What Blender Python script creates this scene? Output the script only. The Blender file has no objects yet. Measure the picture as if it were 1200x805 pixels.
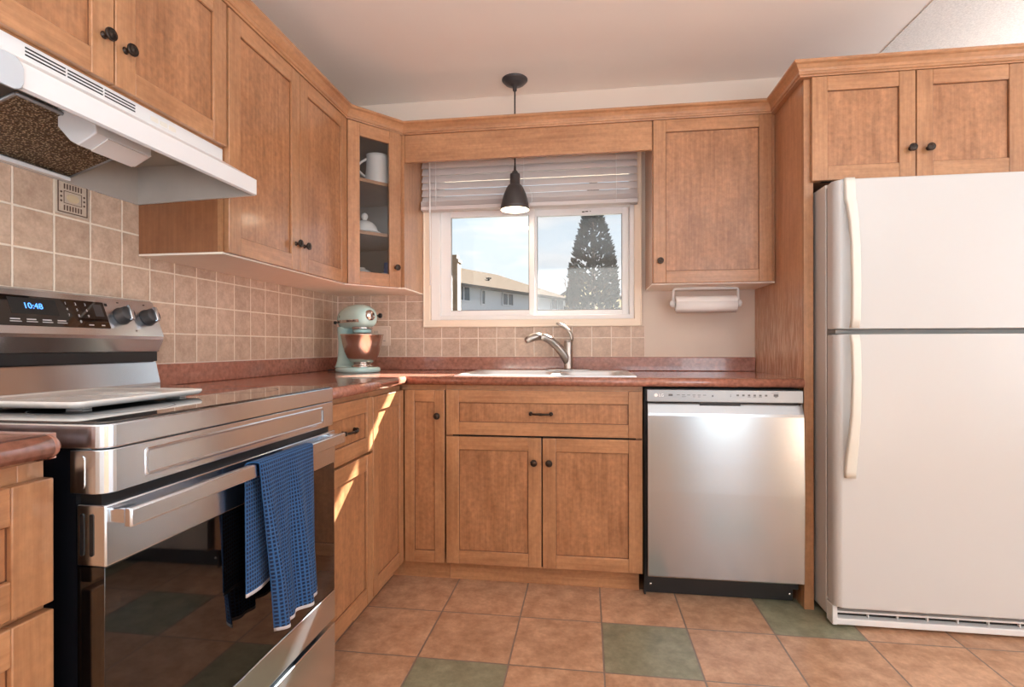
import bpy, bmesh, math, random
from mathutils import Vector, Matrix
random.seed(7)
S = bpy.context.scene
COL = S.collection
PI = math.pi

# ------------------------------------------------------------------ camera
CX, CY, CH = 1.4116, -2.8587, 1.0432
TH, RO = 0.1398, 0.0018
cam_d = bpy.data.cameras.new('camera')
cam = bpy.data.objects.new('camera', cam_d); COL.objects.link(cam)
cam_d.sensor_width = 36.0
cam_d.lens = 620.7 / 1200 * 36.0
cam_d.shift_y = (405.99 - 402.5) / 1200
cam_d.clip_start = 0.02; cam_d.clip_end = 400
_r = Vector((math.cos(TH), math.sin(TH), 0)); _f = Vector((-math.sin(TH), math.cos(TH), 0)); _d = Vector((0, 0, -1))
_r2 = _r * math.cos(RO) + _d * math.sin(RO); _d2 = _d * math.cos(RO) - _r * math.sin(RO)
_u2 = -_d2; _b = -_f
cam.matrix_world = Matrix(((_r2.x, _u2.x, _b.x, CX), (_r2.y, _u2.y, _b.y, CY), (_r2.z, _u2.z, _b.z, CH), (0, 0, 0, 1)))
S.camera = cam

# ------------------------------------------------------------------ exposure, world, sun, daylight, fill lamps
S.view_settings.view_transform = 'Standard'
S.view_settings.look = 'None'
S.view_settings.gamma = 1.0
S.view_settings.use_curve_mapping = False
S.view_settings.exposure = 0.12
S.cycles.max_bounces = 14
S.cycles.diffuse_bounces = 10
S.cycles.glossy_bounces = 5
S.cycles.transparent_max_bounces = 12
S.cycles.caustics_reflective = False
S.cycles.caustics_refractive = False
S.cycles.sample_clamp_indirect = 6.0

SUN_E = 62.0
SKY_STRENGTH = 1.08
REAR_W, SIDE_W, DINING_W, BOUNCE_W, UP_W = 14.0, 44.0, 10.0, 101.0, 18.0

def lin(c):
    return tuple((x / 12.92 if x <= 0.04045 else ((x + 0.055) / 1.055) ** 2.4) for x in c)
def rgb(r, g, b):
    return lin((r / 255, g / 255, b / 255)) + (1.0,)

w = bpy.data.worlds.new('sky'); S.world = w; w.use_nodes = True
nt = w.node_tree; nt.nodes.clear()
def N(t, typ, **kw):
    n = t.nodes.new(typ)
    for k, v in kw.items(): setattr(n, k, v)
    return n
o_ = N(nt, 'ShaderNodeOutputWorld'); bg = N(nt, 'ShaderNodeBackground'); tc = N(nt, 'ShaderNodeTexCoord')
sx = N(nt, 'ShaderNodeSeparateXYZ'); cr = N(nt, 'ShaderNodeValToRGB'); ns = N(nt, 'ShaderNodeTexNoise')
mp = N(nt, 'ShaderNodeMapping'); mp.inputs['Scale'].default_value = (1.5, 1.5, 6)
cr2 = N(nt, 'ShaderNodeValToRGB'); mx = N(nt, 'ShaderNodeMix', data_type='RGBA')
nt.links.new(tc.outputs['Generated'], sx.inputs[0]); nt.links.new(sx.outputs['Z'], cr.inputs[0])
cr.color_ramp.elements[0].position = 0.0; cr.color_ramp.elements[0].color = rgb(240, 246, 250)
cr.color_ramp.elements[1].position = 0.5; cr.color_ramp.elements[1].color = rgb(178, 208, 236)
e = cr.color_ramp.elements.new(0.22); e.color = rgb(218, 234, 246)
nt.links.new(tc.outputs['Generated'], mp.inputs[0]); nt.links.new(mp.outputs[0], ns.inputs['Vector'])
ns.inputs['Scale'].default_value = 3.0; ns.inputs['Detail'].default_value = 5
cr2.color_ramp.elements[0].position = 0.55; cr2.color_ramp.elements[1].position = 0.75
nt.links.new(ns.outputs['Fac'], cr2.inputs[0]); nt.links.new(cr2.outputs[0], mx.inputs['Factor'])
nt.links.new(cr.outputs[0], mx.inputs['A']); mx.inputs['B'].default_value = rgb(250, 251, 252)
nt.links.new(mx.outputs['Result'], bg.inputs[0]); bg.inputs[1].default_value = SKY_STRENGTH
nt.links.new(bg.outputs[0], o_.inputs[0])

sd = bpy.data.lights.new('sun', 'SUN'); sun = bpy.data.objects.new('sun', sd); COL.objects.link(sun)
sd.energy = SUN_E; sd.angle = math.radians(0.55); sd.color = (1.0, 0.94, 0.85)
sun.rotation_euler = Vector((-0.46, -1.0, -0.70)).to_track_quat('-Z', 'Y').to_euler()
sun.location = (6, 12, 9)

def area(name, loc, direction, sx_, sy_, watts, color):
    d = bpy.data.lights.new(name, 'AREA'); d.shape = 'RECTANGLE'; d.size = sx_; d.size_y = sy_; d.energy = watts; d.color = color
    o = bpy.data.objects.new(name, d); COL.objects.link(o); o.location = loc
    o.rotation_euler = Vector(direction).to_track_quat('-Z', 'Y').to_euler()
    return o
ROOM_R, ROOM_F, CEIL = 5.2, -5.4, 2.41
area('rear_window_daylight', (3.15, ROOM_F - 0.10, 1.15), (0, 1, 0), 0.62, 2.05, REAR_W, (0.94, 0.98, 1.0))
area('ceiling_bounce_fill', (1.8, -3.9, 1.15), (-0.02, 0.18, 1), 2.4, 1.9, BOUNCE_W, (0.73, 0.87, 1.0))  # added unseen panel behind the camera, facing up to brighten the ceiling
area('side_window_fill', (ROOM_R + 0.10, -3.0, 1.3), (-1, 0, 0), 1.9, 1.7, SIDE_W, (0.73, 0.87, 1.0))  # added fill lamp at an assumed window in the unseen right wall
area('right_ceiling_fill', (4.1, -0.62, 1.80), (-0.30, -0.10, 1), 0.8, 0.8, UP_W, (0.76, 0.89, 1.0))  # added up-facing panel out of view, lifts the ceiling; no fixture there
area('dining_lamp_glow', (3.4, -3.6, 2.20), (0, 0, -1), 0.7, 0.7, DINING_W, (1.0, 0.96, 0.90))

# ------------------------------------------------------------------ materials
def newmat(name):
    m = bpy.data.materials.new(name); m.use_nodes = True
    return m, m.node_tree, m.node_tree.nodes['Principled BSDF']
def plain(name, c, rough=0.5, metal=0.0, coat=0.0, emit=None, estr=0.0, noise=0.0, nscale=20, bump=0.0, bscale=200, spec=0.5):
    m, t, b = newmat(name)
    b.inputs['Base Color'].default_value = c; b.inputs['Roughness'].default_value = rough; b.inputs['Metallic'].default_value = metal
    b.inputs['Coat Weight'].default_value = coat; b.inputs['Specular IOR Level'].default_value = spec
    if emit: b.inputs['Emission Color'].default_value = emit; b.inputs['Emission Strength'].default_value = estr
    tcn = N(t, 'ShaderNodeTexCoord')
    if noise:
        n = N(t, 'ShaderNodeTexNoise'); n.inputs['Scale'].default_value = nscale; n.inputs['Detail'].default_value = 5
        mr = N(t, 'ShaderNodeMapRange'); mr.inputs[3].default_value = 1 - noise; mr.inputs[4].default_value = 1 + noise
        mr.inputs[1].default_value = 0.3; mr.inputs[2].default_value = 0.7
        h = N(t, 'ShaderNodeHueSaturation'); h.inputs['Color'].default_value = c
        t.links.new(tcn.outputs['Object'], n.inputs['Vector']); t.links.new(n.outputs['Fac'], mr.inputs[0])
        t.links.new(mr.outputs[0], h.inputs['Value']); t.links.new(h.outputs[0], b.inputs['Base Color'])
    if bump:
        n = N(t, 'ShaderNodeTexNoise'); n.inputs['Scale'].default_value = bscale; n.inputs['Detail'].default_value = 3
        bp = N(t, 'ShaderNodeBump'); bp.inputs['Strength'].default_value = bump; bp.inputs['Distance'].default_value = 0.004
        t.links.new(tcn.outputs['Object'], n.inputs['Vector']); t.links.new(n.outputs['Fac'], bp.inputs['Height']); t.links.new(bp.outputs[0], b.inputs['Normal'])
    return m
def wood(name, vertical=True, base=(188, 138, 98), blotch=0.12, dark=(136, 87, 54), rough=0.34, streak=0.5, wear=False):
    m, t, b = newmat(name)
    tcn = N(t, 'ShaderNodeTexCoord'); geo = N(t, 'ShaderNodeNewGeometry')
    add = N(t, 'ShaderNodeVectorMath', operation='ADD'); mul = N(t, 'ShaderNodeVectorMath', operation='SCALE')
    comb = N(t, 'ShaderNodeCombineXYZ')
    for i in range(3): t.links.new(geo.outputs['Random Per Island'], comb.inputs[i])
    t.links.new(comb.outputs[0], mul.inputs[0]); mul.inputs['Scale'].default_value = 7.3
    t.links.new(tcn.outputs['Object'], add.inputs[0]); t.links.new(mul.outputs[0], add.inputs[1])
    mp = N(t, 'ShaderNodeMapping'); mp.inputs['Scale'].default_value = (1, 1, 0.045) if vertical else (0.045, 0.045, 1)
    t.links.new(add.outputs[0], mp.inputs[0])
    n1 = N(t, 'ShaderNodeTexNoise'); n1.inputs['Scale'].default_value = 75; n1.inputs['Detail'].default_value = 6; n1.inputs['Roughness'].default_value = 0.65
    t.links.new(mp.outputs[0], n1.inputs['Vector'])
    mp2 = N(t, 'ShaderNodeMapping'); mp2.inputs['Scale'].default_value = (1, 1, 0.35) if vertical else (0.35, 0.35, 1)
    t.links.new(add.outputs[0], mp2.inputs[0])
    n2 = N(t, 'ShaderNodeTexNoise'); n2.inputs['Scale'].default_value = 9; n2.inputs['Detail'].default_value = 7; n2.inputs['Roughness'].default_value = 0.6; n2.inputs['Distortion'].default_value = 0.6
    t.links.new(mp2.outputs[0], n2.inputs['Vector'])
    n3 = N(t, 'ShaderNodeTexNoise'); n3.inputs['Scale'].default_value = 60; n3.inputs['Detail'].default_value = 4
    t.links.new(add.outputs[0], n3.inputs['Vector'])
    def rng(src, lo, hi, a=0.3, z=0.7):
        mr = N(t, 'ShaderNodeMapRange'); mr.inputs[1].default_value = a; mr.inputs[2].default_value = z; mr.inputs[3].default_value = lo; mr.inputs[4].default_value = hi
        t.links.new(src, mr.inputs[0]); return mr.outputs[0]
    mixc = N(t, 'ShaderNodeMix', data_type='RGBA'); mixc.inputs['A'].default_value = rgb(*dark); mixc.inputs['B'].default_value = rgb(*base)
    s1 = rng(n1.outputs['Fac'], 0, streak); s2 = rng(n2.outputs['Fac'], 0.15, 1 - streak + 0.25)
    ad = N(t, 'ShaderNodeMath', operation='ADD', use_clamp=True); t.links.new(s1, ad.inputs[0]); t.links.new(s2, ad.inputs[1])
    t.links.new(ad.outputs[0], mixc.inputs['Factor'])
    h = N(t, 'ShaderNodeHueSaturation'); t.links.new(mixc.outputs['Result'], h.inputs['Color'])
    v1 = rng(n3.outputs['Fac'], 1 - blotch, 1 + blotch * 0.6, 0.3, 0.7)
    v2 = rng(geo.outputs['Random Per Island'], 0.93, 1.06, 0, 1)
    mm = N(t, 'ShaderNodeMath', operation='MULTIPLY'); t.links.new(v1, mm.inputs[0]); t.links.new(v2, mm.inputs[1]); t.links.new(mm.outputs[0], h.inputs['Value'])
    out = h.outputs[0]
    if wear:   # pale scuffs worn into the finish low on the panel
        mp3 = N(t, 'ShaderNodeMapping'); mp3.inputs['Scale'].default_value = (1, 1, 0.10); t.links.new(tcn.outputs['Object'], mp3.inputs[0])
        n4 = N(t, 'ShaderNodeTexNoise'); n4.inputs['Scale'].default_value = 120; n4.inputs['Detail'].default_value = 3; t.links.new(mp3.outputs[0], n4.inputs['Vector'])
        sp = N(t, 'ShaderNodeSeparateXYZ'); t.links.new(tcn.outputs['Object'], sp.inputs[0])
        zz = N(t, 'ShaderNodeMapRange'); zz.inputs[1].default_value = 1.38; zz.inputs[2].default_value = 1.0; t.links.new(sp.outputs['Z'], zz.inputs[0])
        st = rng(n4.outputs['Fac'], 0, 1, 0.46, 0.66)
        mm2 = N(t, 'ShaderNodeMath', operation='MULTIPLY'); t.links.new(st, mm2.inputs[0]); t.links.new(zz.outputs[0], mm2.inputs[1])
        mw = N(t, 'ShaderNodeMix', data_type='RGBA'); mw.inputs['B'].default_value = rgb(232, 204, 176)
        t.links.new(mm2.outputs[0], mw.inputs['Factor']); t.links.new(out, mw.inputs['A']); out = mw.outputs['Result']
    t.links.new(out, b.inputs['Base Color']); b.inputs['Roughness'].default_value = rough
    b.inputs['Specular IOR Level'].default_value = 0.45; b.inputs['Coat Weight'].default_value = 0.5; b.inputs['Coat Roughness'].default_value = 0.16
    bp = N(t, 'ShaderNodeBump'); bp.inputs['Strength'].default_value = 0.06; bp.inputs['Distance'].default_value = 0.002
    t.links.new(n1.outputs['Fac'], bp.inputs['Height']); t.links.new(bp.outputs[0], b.inputs['Normal'])
    return m
def tiles(name, ax, pitch, off, grout, c1, c2, cg, rough=0.5, green=None, mott=0.16, nscale=25, coat=0.0):
    """square tiles on the plane of axes ax=(i,j): value noise per tile, mottling, recessed grout"""
    m, t, b = newmat(name)
    geo = N(t, 'ShaderNodeNewGeometry'); sp = N(t, 'ShaderNodeSeparateXYZ'); t.links.new(geo.outputs['Position'], sp.inputs[0])
    cell = []; dist = []
    for k in range(2):
        a = N(t, 'ShaderNodeMath', operation='SUBTRACT'); t.links.new(sp.outputs[ax[k]], a.inputs[0]); a.inputs[1].default_value = off[k]
        d = N(t, 'ShaderNodeMath', operation='DIVIDE'); t.links.new(a.outputs[0], d.inputs[0]); d.inputs[1].default_value = pitch[k]
        f = N(t, 'ShaderNodeMath', operation='FLOOR'); t.links.new(d.outputs[0], f.inputs[0]); cell.append(f.outputs[0])
        p = N(t, 'ShaderNodeMath', operation='PINGPONG'); t.links.new(d.outputs[0], p.inputs[0]); p.inputs[1].default_value = 0.5
        q = N(t, 'ShaderNodeMath', operation='MULTIPLY'); t.links.new(p.outputs[0], q.inputs[0]); q.inputs[1].default_value = pitch[k]; dist.append(q.outputs[0])
    mn = N(t, 'ShaderNodeMath', operation='MINIMUM'); t.links.new(dist[0], mn.inputs[0]); t.links.new(dist[1], mn.inputs[1])
    n0 = N(t, 'ShaderNodeTexNoise'); n0.inputs['Scale'].default_value = 90; t.links.new(geo.outputs['Position'], n0.inputs['Vector'])
    wob = N(t, 'ShaderNodeMath', operation='MULTIPLY_ADD'); t.links.new(n0.outputs['Fac'], wob.inputs[0]); wob.inputs[1].default_value = grout * 0.5; t.links.new(mn.outputs[0], wob.inputs[2])
    ms = N(t, 'ShaderNodeMapRange'); ms.inputs[1].default_value = grout * 0.65; ms.inputs[2].default_value = grout * 1.0; t.links.new(wob.outputs[0], ms.inputs[0])
    cv = N(t, 'ShaderNodeCombineXYZ'); t.links.new(cell[0], cv.inputs[0]); t.links.new(cell[1], cv.inputs[1])
    wn = N(t, 'ShaderNodeTexWhiteNoise', noise_dimensions='2D'); t.links.new(cv.outputs[0], wn.inputs['Vector'])
    sc = N(t, 'ShaderNodeVectorMath', operation='SCALE'); t.links.new(wn.outputs['Color'], sc.inputs[0]); sc.inputs['Scale'].default_value = 9
    av = N(t, 'ShaderNodeVectorMath', operation='ADD'); t.links.new(geo.outputs['Position'], av.inputs[0]); t.links.new(sc.outputs[0], av.inputs[1])
    n1 = N(t, 'ShaderNodeTexNoise'); n1.inputs['Scale'].default_value = nscale; n1.inputs['Detail'].default_value = 8; n1.inputs['Roughness'].default_value = 0.68
    t.links.new(av.outputs[0], n1.inputs['Vector'])
    n2 = N(t, 'ShaderNodeTexNoise'); n2.inputs['Scale'].default_value = nscale * 5; n2.inputs['Detail'].default_value = 4; t.links.new(av.outputs[0], n2.inputs['Vector'])
    mr = N(t, 'ShaderNodeMapRange'); mr.inputs[1].default_value = 0.32; mr.inputs[2].default_value = 0.68; t.links.new(n1.outputs['Fac'], mr.inputs[0])
    mc = N(t, 'ShaderNodeMix', data_type='RGBA'); mc.inputs['A'].default_value = rgb(*c1); mc.inputs['B'].default_value = rgb(*c2); t.links.new(mr.outputs[0], mc.inputs['Factor'])
    colour = mc.outputs['Result']
    if green:
        g1, g2, mod, rem = green
        mg = N(t, 'ShaderNodeMix', data_type='RGBA'); mg.inputs['A'].default_value = rgb(*g1); mg.inputs['B'].default_value = rgb(*g2); t.links.new(mr.outputs[0], mg.inputs['Factor'])
        a = N(t, 'ShaderNodeMath', operation='MULTIPLY_ADD'); t.links.new(cell[1], a.inputs[0]); a.inputs[1].default_value = -2.0; t.links.new(cell[0], a.inputs[2])
        f = N(t, 'ShaderNodeMath', operation='FLOORED_MODULO'); t.links.new(a.outputs[0], f.inputs[0]); f.inputs[1].default_value = mod
        c = N(t, 'ShaderNodeMath', operation='COMPARE'); t.links.new(f.outputs[0], c.inputs[0]); c.inputs[1].default_value = rem; c.inputs[2].default_value = 0.3
        m3 = N(t, 'ShaderNodeMix', data_type='RGBA'); t.links.new(c.outputs[0], m3.inputs['Factor']); t.links.new(colour, m3.inputs['A']); t.links.new(mg.outputs['Result'], m3.inputs['B']); colour = m3.outputs['Result']
    h = N(t, 'ShaderNodeHueSaturation'); t.links.new(colour, h.inputs['Color'])
    va = N(t, 'ShaderNodeMapRange'); va.inputs[3].default_value = 1 - mott / 2; va.inputs[4].default_value = 1 + mott / 2; t.links.new(wn.outputs['Value'], va.inputs[0])
    vb = N(t, 'ShaderNodeMapRange'); vb.inputs[1].default_value = 0.3; vb.inputs[2].default_value = 0.7; vb.inputs[3].default_value = 0.92; vb.inputs[4].default_value = 1.07; t.links.new(n2.outputs['Fac'], vb.inputs[0])
    vm = N(t, 'ShaderNodeMath', operation='MULTIPLY'); t.links.new(va.outputs[0], vm.inputs[0]); t.links.new(vb.outputs[0], vm.inputs[1]); t.links.new(vm.outputs[0], h.inputs['Value'])
    fin = N(t, 'ShaderNodeMix', data_type='RGBA'); t.links.new(ms.outputs[0], fin.inputs['Factor']); fin.inputs['A'].default_value = rgb(*cg); t.links.new(h.outputs[0], fin.inputs['B'])
    t.links.new(fin.outputs['Result'], b.inputs['Base Color'])
    b.inputs['Roughness'].default_value = rough; b.inputs['Coat Weight'].default_value = coat; b.inputs['Coat Roughness'].default_value = 0.25
    hh = N(t, 'ShaderNodeMath', operation='MULTIPLY_ADD'); t.links.new(n1.outputs['Fac'], hh.inputs[0]); hh.inputs[1].default_value = 0.25; t.links.new(ms.outputs[0], hh.inputs[2])
    bp = N(t, 'ShaderNodeBump'); bp.inputs['Strength'].default_value = 0.5; bp.inputs['Distance'].default_value = 0.0025
    t.links.new(hh.outputs[0], bp.inputs['Height']); t.links.new(bp.outputs[0], b.inputs['Normal'])
    return m
def steel(name, c, rough=0.28, axis='X', strength=0.08, metal=1.0, aniso=0.65):
    """brushed metal: horizontal brushing stretches reflections up and down"""
    m, t, b = newmat(name)
    b.inputs['Base Color'].default_value = c; b.inputs['Metallic'].default_value = metal; b.inputs['Roughness'].default_value = rough
    if axis != 'Z':
        tg = N(t, 'ShaderNodeTangent', direction_type='RADIAL', axis='Z'); t.links.new(tg.outputs[0], b.inputs['Tangent']); b.inputs['Anisotropic'].default_value = aniso; b.inputs['Anisotropic Rotation'].default_value = 0.25
    return m
def pane(name, tint=(1, 1, 1, 1), rough=0.0, refl=1.0):
    """thin glass: see-through with a Fresnel reflection"""
    m = bpy.data.materials.new(name); m.use_nodes = True; t = m.node_tree; t.nodes.clear()
    out = N(t, 'ShaderNodeOutputMaterial'); tr = N(t, 'ShaderNodeBsdfTransparent'); gl = N(t, 'ShaderNodeBsdfGlossy'); mixs = N(t, 'ShaderNodeMixShader'); fr = N(t, 'ShaderNodeFresnel')
    tr.inputs[0].default_value = tint; gl.inputs['Roughness'].default_value = rough; fr.inputs[0].default_value = 1.45
    t.links.new(fr.outputs[0], mixs.inputs[0]); t.links.new(tr.outputs[0], mixs.inputs[1]); t.links.new(gl.outputs[0], mixs.inputs[2]); t.links.new(mixs.outputs[0], out.inputs[0])
    return m

M = {}
M['wood_v'] = wood('maple_upright', True)
M['wood_h'] = wood('maple_lying', False)
M['wood_p'] = wood('maple_panel', True, base=(178, 127, 89), dark=(122, 77, 46), blotch=0.20, streak=0.5)
M['wood_side'] = wood('maple_side_veneer', True, base=(156, 104, 70), dark=(120, 74, 46), blotch=0.07, streak=0.6)  # darker veneer, with the shade on the cabinet sides put into the colour
M['wood_wear'] = wood('maple_worn_veneer', True, base=(194, 142, 104), dark=(150, 100, 66), blotch=0.08, streak=0.6, wear=True)
M['melamine'] = plain('cream_melamine', rgb(246, 236, 224), 0.5, noise=0.02)
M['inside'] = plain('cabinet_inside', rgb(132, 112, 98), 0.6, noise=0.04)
M['bronze'] = plain('oiled_bronze', rgb(62, 52, 46), 0.32, 0.85, noise=0.25, nscale=150)
M['brass_rub'] = plain('rubbed_bronze', rgb(116, 92, 72), 0.3, 0.9)
M['ceil'] = plain('ceiling_paint', rgb(240, 232, 223), 0.75, noise=0.012, nscale=3, bump=0.02, bscale=40)
M['popcorn'] = plain('stipple_ceiling', rgb(232, 228, 222), 0.85, noise=0.12, nscale=160, bump=0.9, bscale=170)
M['paint'] = plain('beige_paint', rgb(222, 208, 194), 0.6, noise=0.012, nscale=6, bump=0.03, bscale=120)
M['counter'] = plain('terracotta_laminate', rgb(160, 106, 88), 0.2, coat=0.5, noise=0.26, nscale=70, spec=0.5)
M['caulk'] = plain('white_caulk', rgb(230, 214, 202), 0.5)
M['white_enamel'] = plain('white_appliance_enamel', rgb(198, 198, 197), 0.28, bump=0.05, bscale=500)
M['white_matte'] = plain('white_plastic', rgb(226, 226, 226), 0.4)
M['almond'] = plain('aged_white_plastic', rgb(222, 219, 209), 0.35)
M['gray_seal'] = plain('grey_gasket', rgb(120, 120, 118), 0.6)
M['black'] = plain('black_plastic', rgb(22, 22, 24), 0.4)
M['black_enamel'] = plain('black_enamel', rgb(14, 16, 22), 0.3, noise=0.1, nscale=40)
M['dark_gap'] = plain('dark_recess', rgb(30, 26, 24), 0.7)
M['steel_y'] = steel('brushed_steel_range', rgb(222, 233, 244), 0.22, 'Y')
M['steel_x'] = steel('brushed_steel_door', rgb(178, 182, 186), 0.2, 'X', 0.10)
M['steel_bar'] = steel('brushed_steel_bar', rgb(226, 236, 246), 0.26, 'Y', 0.05)
M['strip'] = plain('silver_strip', rgb(158, 161, 164), 0.38, 0.75)
M['chrome'] = plain('chrome', rgb(215, 212, 210), 0.1, 1.0)
M['nickel'] = steel('brushed_nickel', rgb(178, 170, 163), 0.34, 'Z', 0.03)
M['sink_steel'] = steel('sink_steel', rgb(226, 226, 225), 0.3, 'Z', 0.04, metal=0.5)
M['bowl_steel'] = steel('bowl_steel', rgb(206, 196, 188), 0.22, 'Z', 0.04)
M['glass_black'] = plain('black_glass', rgb(9, 8, 9), 0.035, spec=0.8, coat=0.4)
M['cooktop'] = plain('cooktop_glass', rgb(16, 13, 13), 0.04, spec=1.0, coat=1.0)
M['pane'] = pane('window_glass')
M['pane_dim'] = pane('cabinet_glass', (0.94, 0.94, 0.94, 1))
M['vinyl'] = plain('white_vinyl', rgb(240, 240, 240), 0.4)
M['casing'] = plain('cream_casing_paint', rgb(243, 228, 208), 0.42)
M['ceramic'] = plain('white_ceramic', rgb(228, 226, 222), 0.16, coat=0.4)
M['glassware'] = plain('frosted_dish', rgb(168, 166, 162), 0.2, noise=0.03)
M['blue_dish'] = plain('blue_ceramic', rgb(62, 88, 150), 0.25)
M['aqua'] = plain('aqua_enamel', rgb(188, 226, 222), 0.18, coat=0.6)
M['paper'] = plain('paper_towel', rgb(246, 244, 242), 0.9, bump=0.25, bscale=260)
M['shade'] = plain('charcoal_shade', rgb(70, 66, 66), 0.4, 0.2)
M['shade_in'] = plain('white_shade_lining', rgb(250, 245, 235), 0.6)
M['bulb'] = plain('lit_bulb', rgb(255, 240, 215), 0.5, emit=rgb(255, 226, 180), estr=6.0)
M['digits'] = plain('blue_digits', rgb(30, 60, 160), 0.4, emit=rgb(90, 160, 255), estr=2.2)
M['print'] = plain('pale_print', rgb(190, 188, 188), 0.5)
M['print_dark'] = plain('dark_print', rgb(92, 92, 94), 0.5)
M['print_light'] = plain('light_print', rgb(238, 238, 238), 0.4)
M['ivory'] = plain('ivory_plate', rgb(222, 204, 188), 0.4)
M['accent'] = plain('cream_relief_tile', rgb(198, 182, 164), 0.45, noise=0.08, nscale=60)
M['accent_dark'] = plain('brown_relief', rgb(92, 70, 58), 0.6)
M['ochre'] = plain('ochre_glaze', rgb(206, 186, 152), 0.4)

TP = 0.1035
M['tile_back'] = tiles('tumbled_tile_back_wall', ('X', 'Z'), (0.1027, 0.1027), (0.0015, 0.9865), 0.0042, (182, 156, 136), (212, 188, 168), (238, 224, 210), 0.42)
M['tile_left'] = tiles('tumbled_tile_left_wall', ('Y', 'Z'), (0.1043, 0.1027), (-0.796 + 0.1043 * 7, 0.9865), 0.0042, (180, 152, 130), (210, 186, 164), (238, 226, 208), 0.42)
M['floor'] = tiles('terracotta_and_sage_tile', ('X', 'Y'), (0.3099, 0.3099), (0.8461, -0.5208), 0.0052, (166, 124, 94), (212, 170, 138), (134, 116, 104), 0.38,
                   green=((116, 116, 94), (156, 152, 126), 6.0, 0.0), mott=0.09, nscale=15, coat=0.12)

def louvre(name):
    m, t, b = newmat(name)
    b.inputs['Base Color'].default_value = rgb(226, 220, 218); b.inputs['Roughness'].default_value = 0.45
    tl = N(t, 'ShaderNodeBsdfTranslucent'); tl.inputs[0].default_value = rgb(236, 228, 224); ms = N(t, 'ShaderNodeMixShader'); ms.inputs[0].default_value = 0.18
    out = t.nodes['Material Output']; t.links.new(b.outputs[0], ms.inputs[1]); t.links.new(tl.outputs[0], ms.inputs[2]); t.links.new(ms.outputs[0], out.inputs[0])
    return m
M['slat'] = louvre('blind_slat_vinyl')
def screen(name):
    m = bpy.data.materials.new(name); m.use_nodes = True; t = m.node_tree; t.nodes.clear()
    out = N(t, 'ShaderNodeOutputMaterial'); tr = N(t, 'ShaderNodeBsdfTransparent'); df = N(t, 'ShaderNodeBsdfDiffuse'); tl = N(t, 'ShaderNodeBsdfTranslucent'); a = N(t, 'ShaderNodeMixShader'); b = N(t, 'ShaderNodeMixShader')
    df.inputs[0].default_value = rgb(150, 154, 158); tl.inputs[0].default_value = rgb(120, 124, 128); a.inputs[0].default_value = 0.4; b.inputs[0].default_value = 0.12
    t.links.new(df.outputs[0], a.inputs[1]); t.links.new(tl.outputs[0], a.inputs[2]); t.links.new(tr.outputs[0], b.inputs[1]); t.links.new(a.outputs[0], b.inputs[2]); t.links.new(b.outputs[0], out.inputs[0])
    return m
M['screen'] = screen('fine_insect_mesh')

def waffle(name):
    m, t, b = newmat(name)
    uv = N(t, 'ShaderNodeUVMap'); sp = N(t, 'ShaderNodeSeparateXYZ'); t.links.new(uv.outputs[0], sp.inputs[0])
    ds = []
    for k in ('X', 'Y'):
        d = N(t, 'ShaderNodeMath', operation='DIVIDE'); t.links.new(sp.outputs[k], d.inputs[0]); d.inputs[1].default_value = 0.0090
        p = N(t, 'ShaderNodeMath', operation='PINGPONG'); t.links.new(d.outputs[0], p.inputs[0]); p.inputs[1].default_value = 0.5; ds.append(p.outputs[0])
    mn = N(t, 'ShaderNodeMath', operation='MINIMUM'); t.links.new(ds[0], mn.inputs[0]); t.links.new(ds[1], mn.inputs[1])
    mr = N(t, 'ShaderNodeMapRange'); mr.inputs[1].default_value = 0.10; mr.inputs[2].default_value = 0.26; t.links.new(mn.outputs[0], mr.inputs[0])
    mx = N(t, 'ShaderNodeMix', data_type='RGBA'); mx.inputs['A'].default_value = rgb(42, 92, 146); mx.inputs['B'].default_value = rgb(10, 32, 68); t.links.new(mr.outputs[0], mx.inputs['Factor'])
    t.links.new(mx.outputs['Result'], b.inputs['Base Color']); b.inputs['Roughness'].default_value = 0.9; b.inputs['Sheen Weight'].default_value = 0.05
    iv = N(t, 'ShaderNodeMath', operation='SUBTRACT'); iv.inputs[0].default_value = 1.0; t.links.new(mr.outputs[0], iv.inputs[1])
    bp = N(t, 'ShaderNodeBump'); bp.inputs['Strength'].default_value = 0.9; bp.inputs['Distance'].default_value = 0.003; t.links.new(iv.outputs[0], bp.inputs['Height']); t.links.new(bp.outputs[0], b.inputs['Normal'])
    return m
M['waffle'] = waffle('blue_waffle_cotton')
M['hem'] = plain('pale_hem', rgb(206, 206, 212), 0.9)
def meshfilter(name):
    m, t, b = newmat(name)
    tcn = N(t, 'ShaderNodeTexCoord'); v = N(t, 'ShaderNodeTexVoronoi'); v.inputs['Scale'].default_value = 190
    t.links.new(tcn.outputs['Object'], v.inputs['Vector'])
    cr = N(t, 'ShaderNodeValToRGB'); cr.color_ramp.elements[0].color = rgb(206, 186, 156); cr.color_ramp.elements[0].position = 0.15; cr.color_ramp.elements[1].color = rgb(92, 70, 48); cr.color_ramp.elements[1].position = 0.5
    t.links.new(v.outputs['Distance'], cr.inputs[0]); t.links.new(cr.outputs[0], b.inputs['Base Color']); b.inputs['Metallic'].default_value = 0.5; b.inputs['Roughness'].default_value = 0.45
    bp = N(t, 'ShaderNodeBump'); bp.inputs['Strength'].default_value = 1; bp.inputs['Distance'].default_value = 0.004; bp.invert = True; t.links.new(v.outputs['Distance'], bp.inputs['Height']); t.links.new(bp.outputs[0], b.inputs['Normal'])
    return m
M['filter'] = meshfilter('greasy_aluminium_mesh')
M['lens'] = plain('frosted_lamp_lens', rgb(226, 220, 216), 0.35)

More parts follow.
